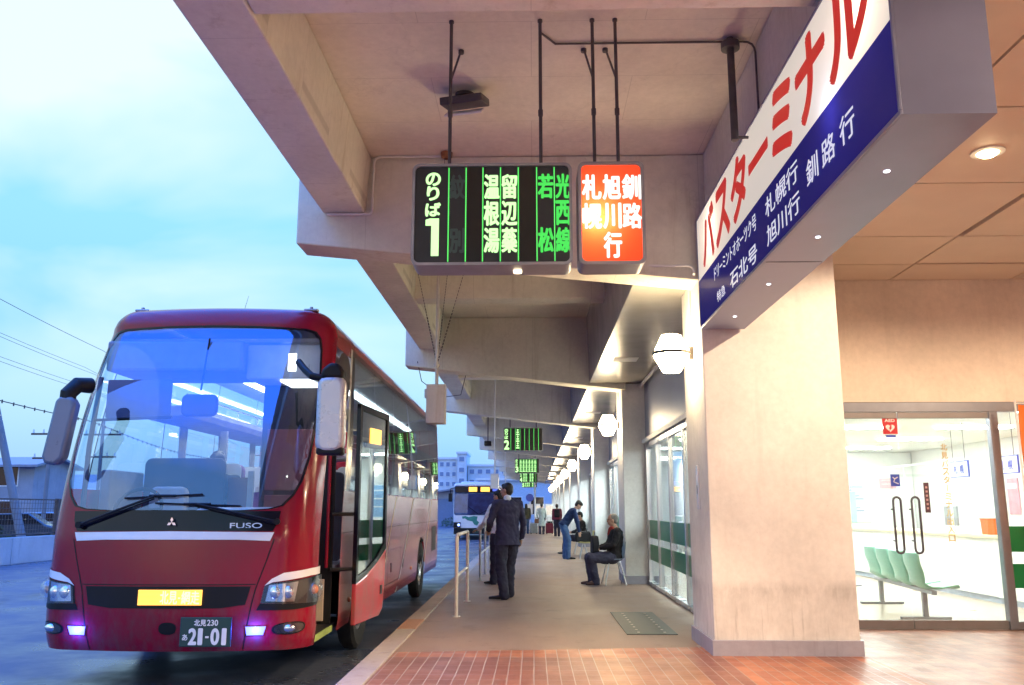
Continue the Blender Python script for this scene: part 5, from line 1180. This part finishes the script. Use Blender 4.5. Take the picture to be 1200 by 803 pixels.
    if look.get('cuff'):
        for s_ in 'LR':
            el, wr = V_['el'+s_], V_['wr'+s_]; b = MB().cyl(wr-(wr-el).normalized()*.035, wr+(wr-el).normalized()*.012, .036, .036, 16); b.build('cuff', look['cuff'], root)
    # ---- trousers and shoes
    b = MB()
    loft(b, [(pel+up*.06, side*.160*w, fwd*.112*w), (pel-up*.02, side*.178*w, fwd*.125*w), (pel-up*.09, side*.172*w, fwd*.118*w)])
    for s_ in 'LR':
        hp, kn, an = V_['hp'+s_], V_['kn'+s_], V_['an'+s_]
        limb(b, [pel-up*.04+side*(.06 if s_ == 'R' else -.06), hp, hp.lerp(kn, .5), kn, kn.lerp(an, .5), an-Vector((0, 0, .035))], [.10, .108*w, .098*w, .084*w, .078*w, .074*w])
    remesh(b, look.get('legname', 'trousers'), look['legs'], root, vox*.95, 4)
    for s_ in 'LR':
        an, to = V_['an'+s_], V_['to'+s_]; d = (to-an); d.z = 0; d.normalize(); u = Vector((-d.y, d.x, 0))
        b = MB(); z0 = min(an.z-.07, to.z-.02)
        loft(b, [(an-d*.055+Vector((0, 0, -.045)), u*.036, Vector((0, 0, .036))), (an-d*.02+Vector((0, 0, -.035)), u*.042, Vector((0, 0, .052))), (an+d*.06+Vector((0, 0, -.050)), u*.044, Vector((0, 0, .038))), (an.lerp(to, .75)+Vector((0, 0, -.012)), u*.048, Vector((0, 0, .028))), (to+d*.045+Vector((0, 0, -.004)), u*.034, Vector((0, 0, .020)))], 16)
        remesh(b, 'shoe', look.get('shoe', 'shoe_black'), root, min(.012, vox), 2)
    return root
M['eye_dark'] = mat('eye', (.03, .02, .02), .15, var=.05)
def cloth(name, col, **k):  # bump and tone for woven stuff
    M[name] = mat(name, col, k.pop('rough', .85), var=.16, scale=7, bmp=.2, bscale=30, **k); return name
for n_, c_ in (('suit_navy', (.030, .028, .075)), ('trouser_dark', (.022, .022, .050)), ('shirt_white', (.78, .80, .88)), ('coat_black', (.014, .013, .018)), ('slacks_grey', (.045, .045, .085)), ('sweater_navy', (.010, .026, .095)), ('jeans', (.05, .105, .24)), ('scarf_red', (.42, .05, .04)), ('olive', (.06, .065, .045)), ('coat_pale', (.42, .50, .50)), ('maroon', (.16, .02, .05)), ('bag_black', (.012, .012, .018)), ('brown_bag', (.20, .10, .06))): cloth(n_, c_)
M['shoe_black'] = mat('shoe_black', (.012, .011, .012), .35); M['shoe_brown'] = mat('shoe_brown', (.09, .04, .03), .5)
M['grey_hair'] = mat('grey_hair', (.20, .19, .18), .5, var=.3, scale=40, bmp=.5, bscale=70)
def stand(h=1.0, **over):
    J = dict(pelvis=(0, 0, .96), neck=(0, .0, 1.49), head=(0, .025, 1.645), shL=(-.20, 0, 1.43), shR=(.20, 0, 1.43), elL=(-.245, -.02, 1.14), elR=(.245, -.02, 1.14), wrL=(-.235, .07, .89), wrR=(.235, .07, .89),
        hpL=(-.095, 0, .90), hpR=(.095, 0, .90), knL=(-.10, .02, .50), knR=(.10, .02, .50), anL=(-.10, -.02, .09), anR=(.10, -.02, .09), toL=(-.115, .15, .03), toR=(.115, .15, .03))
    J.update(over); return {k: (tuple(c*h for c in v) if k not in ('gaze', 'side', 'front', 'hdL', 'hdR', 'pnL', 'pnR') else v) for k, v in J.items()}
# man in the navy suit: his back to us, turned to the left
person('man in dark navy suit with his back turned, standing by the grey handrail', (-.42, 14.4, 0), 32,
    stand(1.035, gaze=(-.55, .9, 0), elL=(-.30, .03, 1.15), wrL=(-.20, .24, 1.04), pnL=(.3, 0, -1), elR=(.265, -.05, 1.15), wrR=(.275, .04, .90), anR=(.13, .16, .09), knR=(.12, .14, .50), toR=(.16, .32, .03), anL=(-.11, -.10, .09), toL=(-.26, .03, .03), knL=(-.12, .0, .5)),
    dict(top='suit_navy', legs='trouser_dark', collar='shirt_white', cuff='shirt_white', hem=.16, flare=1.06, bulk=1.08), vox=.010)
person('man in white shirt and dark trousers half hidden behind the man in the navy suit', (-.66, 17.1, 0), 48,
    stand(1.0, gaze=(-.2, 1, -.1), elL=(-.28, .10, 1.17), wrL=(-.22, .34, 1.02), hdL=(0, 1, -.2), pnL=(0, 0, -1), anL=(-.1, .05, .09), toL=(-.12, .22, .03)),
    dict(top='shirt_white', legs='trouser_dark', topname='shirt', hem=.02, bulk=1.0), vox=.012)
# seated man, legs stretched and ankles crossed
SIT = dict(pelvis=(0, 0, .53), neck=(0, -.06, 1.04), head=(0, .01, 1.20), shL=(-.20, -.05, .98), shR=(.20, -.05, .98), elL=(-.25, .06, .72), elR=(.25, .06, .72), wrL=(-.10, .27, .68), wrR=(.10, .27, .68), hdL=(.5, .8, 0), hdR=(-.5, .8, 0), pnL=(.5, -.4, -.6), pnR=(-.5, -.4, -.6),
    hpL=(-.10, .04, .50), hpR=(.10, .04, .50), knL=(-.13, .47, .50), knR=(.13, .46, .49), anL=(-.05, .36, .09), anR=(.08, .42, .09), toL=(-.09, .52, .03), toR=(.10, .58, .03), gaze=(.18, 1, -.04))
sm_ = person('grey haired man in black coat and red scarf seated against the pillar', (1.53, 17.10, 0), 96, SIT, dict(top='coat_black', legs='slacks_grey', hem=.06, hair='thin', hairm='grey_hair', shoe='shoe_brown', bulk=1.08, topname='coat'), vox=.010)
b = MB(); limb(b, [(-.05, .03, 1.05), (0, .055, 1.03), (.05, .03, 1.05)], [.035, .04, .035]); limb(b, [(0, .065, 1.02), (.01, .09, .93)], [.035, .028]); remesh(b, 'scarf', 'scarf_red', sm_, .01, 2)
b = MB(); hx = Vector((0, .01, 1.20))
for sx in (-1, 1):
    n = 14; f0 = Vector((.18, 1, 0)).normalized(); s0_ = Vector((1, -.18, 0)).normalized()
    b.tube([hx+f0*.108+s0_*(.033*sx+.022*math.cos(2*math.pi*i/n))+Vector((0, 0, .008+.017*math.sin(2*math.pi*i/n))) for i in range(n+1)], .0022, 6)
    b.tube([hx+f0*.105+s0_*.056*sx+Vector((0, 0, .012)), hx+f0*.0+s0_*.078*sx+Vector((0, 0, .010))], .0022, 6)
b.build('glasses', 'dark_steel', sm_)
# bending man over the bag
person('man in navy sweater and jeans bending down over a black bag on a chair', (.90, 25.7, 0), -88,
    dict(pelvis=(0, -.02, .97), neck=(0, .30, 1.41), head=(0, .41, 1.52), gaze=(-.05, .75, -.65), front=(0, .7, -.7), shL=(-.19, .27, 1.35), shR=(.19, .27, 1.35), elL=(-.22, .36, 1.06), elR=(.22, .36, 1.06), wrL=(-.16, .42, .79), wrR=(.17, .40, .77), hdL=(0, .2, -1), hdR=(0, .2, -1),
        hpL=(-.095, -.02, .91), hpR=(.095, -.02, .91), knL=(-.11, .06, .50), knR=(.11, .10, .50), anL=(-.12, .0, .09), anR=(.12, .08, .09), toL=(-.14, .17, .03), toR=(.14, .25, .03)),
    dict(top='sweater_navy', legs='jeans', hair='full', topname='sweater', hem=.06), vox=.012)
SIT2 = dict(SIT); SIT2.update(gaze=(0, 1, -.3), anL=(-.12, .48, .09), anR=(.12, .5, .09), toL=(-.13, .66, .03), toR=(.13, .68, .03))
person('person in black coat seated behind the bending man, mostly hidden', (1.50, 28.6, 0), 92, SIT2, dict(top='coat_black', legs='trouser_dark', topname='coat', hem=.08, bulk=1.1), vox=.016)
FG = 'people far down the platform'
person('woman with long dark hair, olive top and jeans, leftmost of the distant people', (-.42, 52, 0), 5, stand(.98), dict(top='olive', legs='jeans', hair='long', topname='sweater'), FG, .02)
person('woman in long pale coat with brown bag, middle of the distant people', (.48, 51, 0), -8, stand(.98, elL=(-.27, -.05, 1.15), wrL=(-.25, .05, .92)), dict(top='coat_pale', legs='trouser_dark', hair='full', topname='coat', hem=.48, flare=1.12), FG, .02)
person('person in maroon jacket with a backpack, rightmost of the distant people', (1.25, 47, 0), 10, stand(.95), dict(top='maroon', legs='trouser_dark', hair='short', hem=.04), FG, .02)
# ---- bags, chairs, cases
def bag(name, label, cat, loc, rz, w, d, h, m, handle=True, taper=.88):
    t = thing(name, label, cat, loc, R(rz)); b = MB()
    b.prism([(-w/2, .0), (w/2, 0), (w/2*1.0, h*.6), (w/2*taper, h), (-w/2*taper, h), (-w/2, h*.6)], -d/2, d/2, 'y'); b.build('body', m, t, bevel=min(d, h)*.18, seg=3, smooth=50)
    if handle:
        for s_ in (-1, 1): MB().tube([(-w*.22, s_*d*.35, h*.96), (-w*.18, s_*d*.3, h+.09), (w*.18, s_*d*.3, h+.09), (w*.22, s_*d*.35, h*.96)], .011).build('handle', m, t)
    MB().cyl((-w*taper/2*.9, 0, h+.002), (w*taper/2*.9, 0, h+.002), .006).build('zip', 'grey_metal', t)
    return t
bag('travel_bag', 'black travel bag on the yellowish chair in front of the bending man', 'bag', (1.43, 25.75, .475), 0, .46, .26, .30, 'bag_black')
bag('lap_bag', 'black upright bag held on the lap of the seated grey haired man', 'bag', (1.17, 17.1, .575), 96, .30, .13, .33, 'bag_black', False, .45)
bag('handbag', 'small brown handbag at the side of the woman in the pale coat', 'bag', (.20, 51.0, .62), 0, .28, .14, .24, 'brown_bag')
bk = thing('backpack', 'dark backpack on the back of the person in the maroon jacket', 'backpack', (1.25, 46.84, .98)); MB().prism(rr(-.15, .15, 0, .42, .08), -.08, .06, 'y').build('body', 'bag_black', bk, bevel=.04, smooth=50); MB().prism(rr(-.11, .11, .05, .20, .04), -.115, -.08, 'y').build('pocket', 'bag_black', bk, bevel=.015, smooth=50)
def case(label, loc, m, g=None):
    t = thing('suitcase', label, 'suitcase', loc, R(8), g); MB().prism(rr(-.21, .21, .05, .62, .05), -.12, .12, 'y').build('shell', m, t, bevel=.03, smooth=50)
    MB().tube([(-.1, .09, .6), (-.1, .09, .95), (.1, .09, .95), (.1, .09, .6)], .011).build('handle', 'grey_metal', t)
    for sx in (-.16, .16): MB().cyl((sx, -.02, .03), (sx, .02, .03), .03).build('wheel', 'rubber', t)
case('silver suitcase standing between the two distant women', (.02, 51.5, 0), 'coat_pale'); case('dark red suitcase beside the woman in the pale coat', (.93, 51.5, 0), 'maroon')
def chair(label, loc, rz, m):
    t = thing('chair', label, 'chair', loc, R(rz)); b = MB(); prof = [(-.235, .80), (-.22, .70), (-.195, .56), (-.17, .48), (-.10, .445), (.05, .44), (.18, .455), (.23, .44)]; rows = []
    for (y, z), w in zip(prof, (.36, .42, .43, .42, .43, .44, .42, .38)): rows.append([b.b.verts.new((w*(i/8-.5), y+.03*abs(i/4-1)**2*(z > .5), z+.035*abs(i/4-1)**2*(z < .5))) for i in range(9)])
    for A, B in zip(rows, rows[1:]):
        for i in range(8): b.b.faces.new((A[i], A[i+1], B[i+1], B[i]))
    b.build('seat_shell', m, t, smooth=60, solid=.014)
    for sx in (-1, 1):
        for sy in (-1, 1): MB().cyl((sx*.12, sy*.10, .44), (sx*.21, sy*.20, 0), .011).build('leg', 'steel', t)
    return t
M['chair_yellow'] = mat('chair_yellow', (.60, .56, .24), .4); M['chair_blue'] = mat('chair_blue', (.20, .26, .36), .4)
chair('yellowish shell chair with thin metal legs carrying the black travel bag', (1.52, 25.75, 0), 90, 'chair_yellow')
chair('grey blue shell chair under the seated grey haired man', (1.52, 17.1, 0), 96, 'chair_blue')
chair('dark shell chair under the hidden person in the black coat', (1.50, 28.6, 0), 92, 'chair_blue')
# passenger sitting in the coach, only the head and shoulders show over the partition
def local(p): c, s = math.cos(R(.5)), math.sin(R(.5)); return (-3.28+p[0]*c-p[1]*s, 7.95+p[0]*s+p[1]*c, RD+p[2])
person('dark haired passenger sitting in the coach behind the driver partition', local((-.52, 2.62, 1.02)), 180.5, {k: ((v[0], v[1], v[2]-.06) if k not in ('gaze', 'hdL', 'hdR', 'pnL', 'pnR') else v) for k, v in dict(SIT, gaze=(-.2, 1, -.3)).items()}, dict(top='suit_navy', legs='trouser_dark', hair='full'), vox=.013)

# ------------------------------------------------------------------ city bus on the road ahead
cb = thing('city_bus', 'white city bus with green front markings and amber display waiting further up the road', 'bus', (-3.05, 47.5, RD), R(1))
b = MB(); b.prism(rr(-1.24, 1.24, .32, 2.98, .16), .10, 10.4, 'y')
b.build('body', 'white_gloss', cb, smooth=40, bevel=.05)
MB().prism(rr(-1.19, 1.19, 1.32, 2.42, .08), .07, .099, 'y').build('windscreen', glass('bus_glass', (.7, .8, .9), .12, (.5, .66, 1)), cb, smooth=0)
MB().prism(rr(-1.21, 1.21, 1.29, 2.86, .12), .0985, .10, 'y').build('front_mask', mat('cab_lit_blue', (.05, .09, .20), .7, var=.5, scale=3), cb, smooth=0)  # dark blue sheet paints in the blue-lit cab behind the windscreen
MB().prism(rr(-1.15, 1.15, 2.50, 2.82, .08), .06, .098, 'y').build('display_case', 'black_gloss', cb, smooth=0)
b = MB().box(-.42, .02, .052, .0595, 2.54, 2.78); b.build('display', 'yellow_led', cb, smooth=0); MB().box(.22, .70, .052, .0595, 2.54, 2.78).build('display', 'yellow_led', cb, smooth=0); MB().box(.86, 1.12, .052, .0595, 2.56, 2.76).build('route_display', emit('blue_display', (.10, .16, .9), 1.2), cb, smooth=0)
MB().box(-1.22, 1.22, .05, .10, .30, .62).build('bumper', 'black', cb, smooth=0, bevel=.02)
MB().box(-1.23, -.85, .045, .099, .63, .92).build('headlight_panel', 'black', cb, smooth=0); MB().box(.85, 1.23, .045, .099, .63, .92).build('headlight_panel', 'black', cb, smooth=0)
for sx in (-1, 1):
    MB().cyl((sx*.95, .03, .78), (sx*.95, .046, .78), .07, n=18).build('headlight', emit('bus_lamp', (.2, .3, 1), 5) if sx < 0 else 'chrome', cb)
    MB().tube([(sx*1.15, .1, 2.75), (sx*1.38, -.1, 2.7), (sx*1.40, -.12, 2.45)], .025).build('mirror_arm', 'black', cb); MB().box(sx*1.40-.10, sx*1.40+.10, -.18, -.08, 2.0, 2.45).build('mirror', 'black', cb, bevel=.03)
    for yy in (2.4, 7.9): MB().lathe([(.1, -.1), (.48, -.12), (.49, .1), (.1, .12)], (sx*1.12, yy, .49), 24, 'x').build('wheel', 'rubber', cb)
    MB().tube([(sx*.1, .05, 1.34), (sx*-.45, .045, 1.75)] if sx > 0 else [(.15, .05, 1.34), (.65, .045, 1.60)], .018).build('wiper', 'black', cb)
MB().prism([(-.78, 1.22), (-.60, 1.25), (-.42, 1.19), (-.15, 1.25), (.06, 1.22), (.02, 1.02), (.14, .92), (.04, .74), (-.12, .80), (-.22, .96), (-.48, 1.02), (-.62, 1.12), (-.75, 1.10)], .09, .0995, 'y').build('front_marking', mat('bus_green', (.03, .25, .20), .3), cb, smooth=0)
MB().prism([(.55, 1.23), (.72, 1.24), (.80, 1.12), (1.1, 1.0), (1.08, .95), (.78, 1.04), (.62, 1.12)], .09, .0995, 'y').build('front_marking', 'bus_green' if 'bus_green' in M else bpy.data.materials['bus_green'], cb, smooth=0)
MB().box(-.2, .25, .03, .05, .36, .56).build('number_plate', 'plate_mid', cb, smooth=0) if 'plate_mid' in M else MB().box(-.2, .25, .03, .0495, .36, .56).build('number_plate', bpy.data.materials['plate_green'], cb, smooth=0)
MB().box(-.9, .9, .9, 3.2, 2.98, 3.10).build('roof_unit', 'white_paint', cb, bevel=.05)
for sx in (-1, 1): MB().box(sx*1.24-.006, sx*1.24+.006, 1.0, 9.9, 1.5, 2.5).build('side_window', 'black_gloss', cb, smooth=0)
MB().box(.55, 1.0, .9, 1.0, 2.05, 2.25).build('inside_lamp', emit('bus_inside', (1, .45, .1), 2.5), cb, smooth=0)

# ------------------------------------------------------------------ left of the road: wall, fence, poles, houses
M['wall_conc'] = concrete('low_wall_concrete', (.46, .48, .52), stain=(.45, .45, .5), amt=.7)
lw = thing('low_wall', 'low pale concrete wall with dark stains along the far side of the road', 'wall', (-15.5, 30, RD))
for i in range(18): MB().box(-.12, .12, -25+3*i+.012, -22+3*i-.012, 0, .78).build('wall_block', 'wall_conc', lw, smooth=0, bevel=.015)
fe = thing('fence', 'dark wire fence with square posts standing on the low concrete wall', 'fence', (-15.5, 30, RD+.78))
for i in range(12): MB().box(-.07, .07, -24.5+4.6*i-.07, -24.5+4.6*i+.07, 0, 1.16).build('post', 'dark_steel', fe, smooth=0)
b = MB()
for z in (.08, 1.12): b.box(-.025, .025, -25, 29, z-.02, z+.02)
b.build('rail', 'dark_steel', fe, smooth=0)
b = MB()
for k in range(6): b.box(-.006, .006, -25, 29, .20+.16*k, .212+.16*k)
for i in range(360): b.box(-.004, .004, -25+.15*i, -25+.15*i+.007, .1, 1.1)
b.build('wire_mesh', 'dark_steel', fe, smooth=0)['kind'] = 'stuff'
M['pole_grey'] = concrete('pole_grey', (.20, .21, .24), amt=.3)
def ppole(label, base, top, r, arms=(), extra=False):
    t = thing('utility_pole', label, 'utility pole', base); d = Vector(top)-Vector(base)
    MB().cyl((0, 0, 0), d, r, r*.72, 14).build('post', 'pole_grey', t)
    for z, w in arms: MB().box(-w, w, -.05, .05, z-.05, z+.05).build('crossarm', 'dark_steel', t, smooth=0); [MB().cyl((x*w, 0, z+.05), (x*w, 0, z+.25), .05, .035, 8).build('insulator', 'white_paint', t) for x in (-.9, -.4, .4, .9)]
    if extra: MB().lathe([(.2, 0), (.28, .03), (.28, .75), (.2, .8)], (.42, 0, d.z*.72), 16).build('transformer', 'grey_metal', t)
    return t
ppole('thick leaning concrete pole behind the fence at the left edge', (-16.97, 29.5, RD), (-18.75, 29.5, 5.6), .15)
ppole('slender utility pole with crossarms behind the houses, left one', (-26.0, 46.5, RD), (-26.0, 46.5, 6.2), .12, ((4.3, .9), (5.6, 1.1)), True)
ppole('slender utility pole with crossarms behind the houses, right one', (-25.2, 50.5, RD), (-25.2, 50.5, 6.6), .12, ((4.6, .9), (5.9, 1.1)))
ppole('tall utility pole carrying the overhead wires, far off beyond the coach', (-36.0, 115, RD), (-36.0, 115, 10.4), .16, ((6.2, .5), (8.6, .8), (9.9, .9)))
ppole('tall utility pole carrying the overhead wires, out at the left', (-17.6, 12, RD), (-17.6, 12, 10.4), .18, ((6.2, .5), (8.6, .8), (9.9, .9)))
for i, (z, dx, r_, lab) in enumerate(((9.8, .5, .012, 'topmost thin overhead wire left of the coach'), (8.9, -.4, .009, 'second overhead wire from the top, thin, passing behind the coach'), (8.5, .2, .009, 'third overhead wire from the top, thin, passing behind the coach'), (7.9, -.3, .009, 'fourth overhead wire from the top, thin, passing behind the coach'), (7.5, .3, .009, 'fifth overhead wire from the top, just above the thick cable'), (6.05, 0, .024, 'thick black overhead cable with clips, lowest of the wires at the left'))):
    A, C = Vector((-17.6+dx, 12, z)), Vector((-36+dx, 115, z)); n = 40
    P = [A.lerp(C, t/n)-Vector((0, 0, .35*math.sin(math.pi*((t/n*3) % 1)))) for t in range(n+1)]
    b = MB().tube(P, r_, 6)
    if i == 5: [b.cyl(A.lerp(C, t/90)-Vector((0, 0, .35*math.sin(math.pi*((t/90*3) % 1))+.09)), A.lerp(C, t/90)-Vector((0, 0, .35*math.sin(math.pi*((t/90*3) % 1))-.06)), .03, n=6) for t in range(5, 60)]
    tag(b.build('overhead_wire', 'dark_steel', None), lab, 'wire', 'overhead wires left of the coach')
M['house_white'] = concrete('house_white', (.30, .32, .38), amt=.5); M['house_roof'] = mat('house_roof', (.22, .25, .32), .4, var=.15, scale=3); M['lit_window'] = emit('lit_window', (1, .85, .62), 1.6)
def house(label, x, y, w, d, h, rh, rz=0, lit=(), win=(), m='house_white'):
    t = thing('house', label, 'house', (x, y, RD), R(rz)); MB().box(-w/2, w/2, -d/2, d/2, 0, h).build('wall', m, t, smooth=0)
    MB().prism([(-d/2-.5, h-.15), (0, h+rh), (d/2+.5, h-.15), (d/2+.5, h), (0, h+rh+.15), (-d/2-.5, h)], -w/2-.4, w/2+.4, 'x').build('roof', 'house_roof', t, smooth=0)
    MB().prism([(-d/2, h), (0, h+rh), (d/2, h)], -w/2, w/2, 'x').build('gable', m, t, smooth=0)
    for i, (wx, wz, ww, wh) in enumerate(win):
        f = MB().box(wx-ww/2-.07, wx+ww/2+.07, -d/2-.03, -d/2-.001, wz-.07, wz+wh+.07).build('window', 'white_paint', t, smooth=0)
        MB().box(wx-ww/2, wx+ww/2, -d/2-.035, -d/2-.031, wz, wz+wh).build('pane', 'lit_window' if i in lit else 'black_gloss', f, smooth=0)
    return t
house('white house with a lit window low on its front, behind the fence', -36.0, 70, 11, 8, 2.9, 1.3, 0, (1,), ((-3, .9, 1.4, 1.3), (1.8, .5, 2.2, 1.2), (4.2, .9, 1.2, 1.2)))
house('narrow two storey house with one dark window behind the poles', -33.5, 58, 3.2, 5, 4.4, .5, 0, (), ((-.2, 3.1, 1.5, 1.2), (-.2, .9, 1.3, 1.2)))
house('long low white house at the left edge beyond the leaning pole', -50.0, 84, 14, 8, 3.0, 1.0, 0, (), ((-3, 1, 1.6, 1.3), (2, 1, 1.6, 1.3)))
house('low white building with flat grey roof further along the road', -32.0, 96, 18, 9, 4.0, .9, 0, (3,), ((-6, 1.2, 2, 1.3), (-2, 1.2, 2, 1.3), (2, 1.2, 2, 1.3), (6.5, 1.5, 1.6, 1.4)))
sl_ = thing('street_lamp', 'lit street lamp beside the low houses left of the coach', 'street lamp', (-23.6, 54, RD)); MB().cyl((0, 0, 0), (0, 0, 3.9), .06).build('post', 'grey_metal', sl_); MB().ball((0, 0, 3.98), (.16, .16, .12)).build('lamp', emit('street_lamp', (1, .95, .75), 18), sl_)
# hills
b = MB(); n = 60; rows = []
for j in range(5):
    rows.append([b.b.verts.new((-900+1500*i/n, 520+60*j, RD-.5+(0, 14, 26, 31, 30)[j]*(.55+.35*math.sin(i*.33+.6)+.18*math.sin(i*.91+j)+.10*random.random())*(1 if i < 34 else .45))) for i in range(n+1)])
for A, B in zip(rows, rows[1:]):
    for i in range(n): b.b.faces.new((A[i], A[i+1], B[i+1], B[i]))
tag(b.build('hills', mat('wooded_hill', (.085, .075, .14), .9, var=.35, scale=.06), smooth=60), kind='structure')
# far buildings
M['apt_white'] = concrete('apartment_wall', (.62, .66, .70), amt=.2)
def block(label, x0, x1, y, h, d, rows_, cols, rail=False):
    t = thing('apartment_building', label, 'building', ((x0+x1)/2, y, RD)); w = x1-x0; MB().box(-w/2, w/2, 0, d, 0, h).build('wall', 'apt_white', t, smooth=0); MB().box(-w/2-.2, w/2+.2, -.2, d+.2, h, h+.35).build('roof', 'white_paint', t, smooth=0)
    for r_ in range(rows_):
        for c in range(cols):
            x = -w/2+w*(c+.5)/cols; z = h*(r_+.28)/rows_; q = MB().box(x-w/cols*.32, x+w/cols*.32, -.04, -.002, z, z+h/rows_*.46).build('window', 'white_paint', t, smooth=0)
            MB().box(x-w/cols*.28, x+w/cols*.28, -.06, -.041, z+.05, z+h/rows_*.46-.05).build('pane', mat('far_pane', (.16, .24, .38), .3) if 'far_pane' not in bpy.data.materials else bpy.data.materials['far_pane'], q, smooth=0)
    return t
block('tall white apartment block with a grid of windows beyond the city bus', -17.2, -13.0, 150, 10.0, 10, 6, 4)
block('slim stair tower of the white apartment block, highest part', -12.9, -11.4, 149, 10.9, 9, 6, 1)
block('long lower white apartment block right of the tower', -11.3, -1.5, 152, 8.9, 10, 5, 7)
sh = thing('shed', 'low blue grey shed with sloping roof left of the city bus', 'shed', (-9.6, 84, RD)); MB().box(-3.2, 3.0, 0, 6, 0, 2.6).build('wall', mat('shed_wall', (.16, .22, .34), .7), sh, smooth=0); MB().prism([(-3.5, 2.55), (3.2, 3.6), (3.2, 3.75), (-3.5, 2.7)], -.5, 6.4, 'y').build('roof', 'house_roof', sh, smooth=0)
MB().prism([(-3.2, 2.6), (3.0, 2.6), (3.0, 3.55)], 0, 6, 'y').build('gable', 'house_white', sh, smooth=0)
def shrub(label, x, y, z, w, h, n=420, dark=(.03, .07, .03)):
    t = thing('shrub', label, 'shrub', (x, y, z)); b = MB()
    for i in range(n):
        a = random.uniform(0, 6.28); r_ = w*math.sqrt(random.random())*.5; hh = h*random.random()**.7*(1-.5*(2*r_/w)**2)
        c = Vector((r_*math.cos(a), r_*math.sin(a), hh)); u = Vector((random.uniform(-1, 1), random.uniform(-1, 1), random.uniform(-.3, 1))).normalized()*h*.10; v = u.orthogonal().normalized()*h*.035
        b.quad(c-u, c+v, c+u, c-v)
    b.build('foliage', mat('shrub_leaf', dark, .8, var=.5, scale=4), t, smooth=0)
    q = MB()
    for i in range(7): q.cyl((0, 0, 0), (random.uniform(-.35, .35)*w, random.uniform(-.35, .35)*w, h*random.uniform(.5, .9)), .012*h, .004*h, 5)
    q.build('stems', mat('stem', (.08, .06, .04), .9), t)
shrub('low green weeds in front of the blue grey shed', -7.3, 82, RD, 2.4, 1.0)
for i, (x, y, lab) in enumerate(((-16.2, 26.0, 'pale weeds behind the fence near the leaning pole'), (-16.3, 31, 'small bush behind the fence, near the dark fence post'), (-16.5, 37, 'bush behind the fence left of the coach mirror'))): shrub(lab, x, y, RD, 1.5, 1.25, 500, (.07, .08, .035))
# far end of the platform
ew = thing('end_building', 'pale bluish building closing the far end of the platform', 'building', (2.0, 112, RD)); MB().box(-9, 9, 0, 6, 0, 5.2).build('wall', mat('pale_blue_wall', (.42, .52, .66), .7), ew, smooth=0); MB().box(-9.3, 9.3, -.3, 6.3, 5.2, 5.5).build('roof', 'white_paint', ew, smooth=0)
for i in range(6): q = MB().box(-8+2.8*i, -6.2+2.8*i, -.04, -.002, .9, 3.2).build('window', 'white_paint', ew, smooth=0); MB().box(-7.9+2.8*i, -6.3+2.8*i, -.06, -.041, 1.0, 3.1).build('pane', 'lit_window' if i in (4,) else 'black_gloss', q, smooth=0)
for i, (x, lab) in enumerate(((.55, 'pale vending machine at the far end of the platform, left of two'), (1.35, 'pale vending machine at the far end of the platform, right of two'))):
    v = thing('vending_machine', lab, 'vending machine', (x, 74, 0)); MB().box(-.36, .36, 0, .7, .02, 1.85).build('cabinet', 'white_gloss', v, smooth=0, bevel=.02); MB().box(-.31, .31, -.012, -.001, .95, 1.7).build('display_window', emit('vending_light', (.85, .75, .65), .9, .5, 9), v, smooth=0); MB().box(-.25, .25, -.012, -.001, .25, .42).build('hatch', 'black', v, smooth=0)
bs = thing('bus_stop_sign', 'thin bus stop pole with a round plate far along the platform', 'sign', (-.25, 62, 0)); MB().cyl((0, 0, 0), (0, 0, 2.5), .035).build('post', 'white_paint', bs); MB().cyl((0, -.05, 2.2), (0, -.02, 2.2), .27, n=28).build('round_plate', 'st_blue', bs); MB().box(-.2, .2, -.05, -.02, 1.1, 1.75).build('timetable', 'white_gloss', bs, smooth=0)
gp = thing('support_post', 'white round post under the canopy far along the platform', 'post', (.12, 66, 0)); MB().cyl((0, 0, 0), (0, 0, 5.19), .07, n=14).build('shaft', 'white_paint', gp); MB().cyl((0, 0, 0), (0, 0, .05), .16, n=16).build('base', 'grey_metal', gp)

def car(label, x, y, rz, m):
    t = thing('parked_car', label, 'car', (x, y, RD), R(rz), 'cars parked beyond the fence')
    MB().prism([(-2.0, .35), (-2.05, .75), (-1.3, .92), (-.75, 1.42), (.75, 1.45), (1.45, .95), (2.0, .82), (2.05, .38)], -.82, .82, 'y').build('body', m, t, bevel=.10, seg=3, smooth=50)
    MB().prism([(-1.22, .94), (-.72, 1.37), (.72, 1.40), (1.32, .96)], -.826, .826, 'y').build('side_window', 'black_gloss', t, smooth=0)
    for sx in (-1.25, 1.28):
        for sy in (-.74, .74): MB().lathe([(.1, -.09), (.30, -.10), (.31, .09), (.1, .10)], (sx, sy, .31), 20, 'y').build('wheel', 'rubber', t)
    for sy in (-.6, .6): MB().box(2.0, 2.06, sy-.16, sy+.16, .62, .74).build('headlight', 'chrome', t, smooth=0)
M['car_dark'] = mat('car_dark', (.03, .035, .05), .2, coat=.6); M['car_silver'] = mat('car_silver', (.30, .32, .35), .25, .5, coat=.5)
car('dark parked car beyond the fence, nearer the leaning pole', -22.6, 38, 20, 'car_dark'); car('silver parked car beyond the fence, farther away', -27.5, 49, 15, 'car_silver')
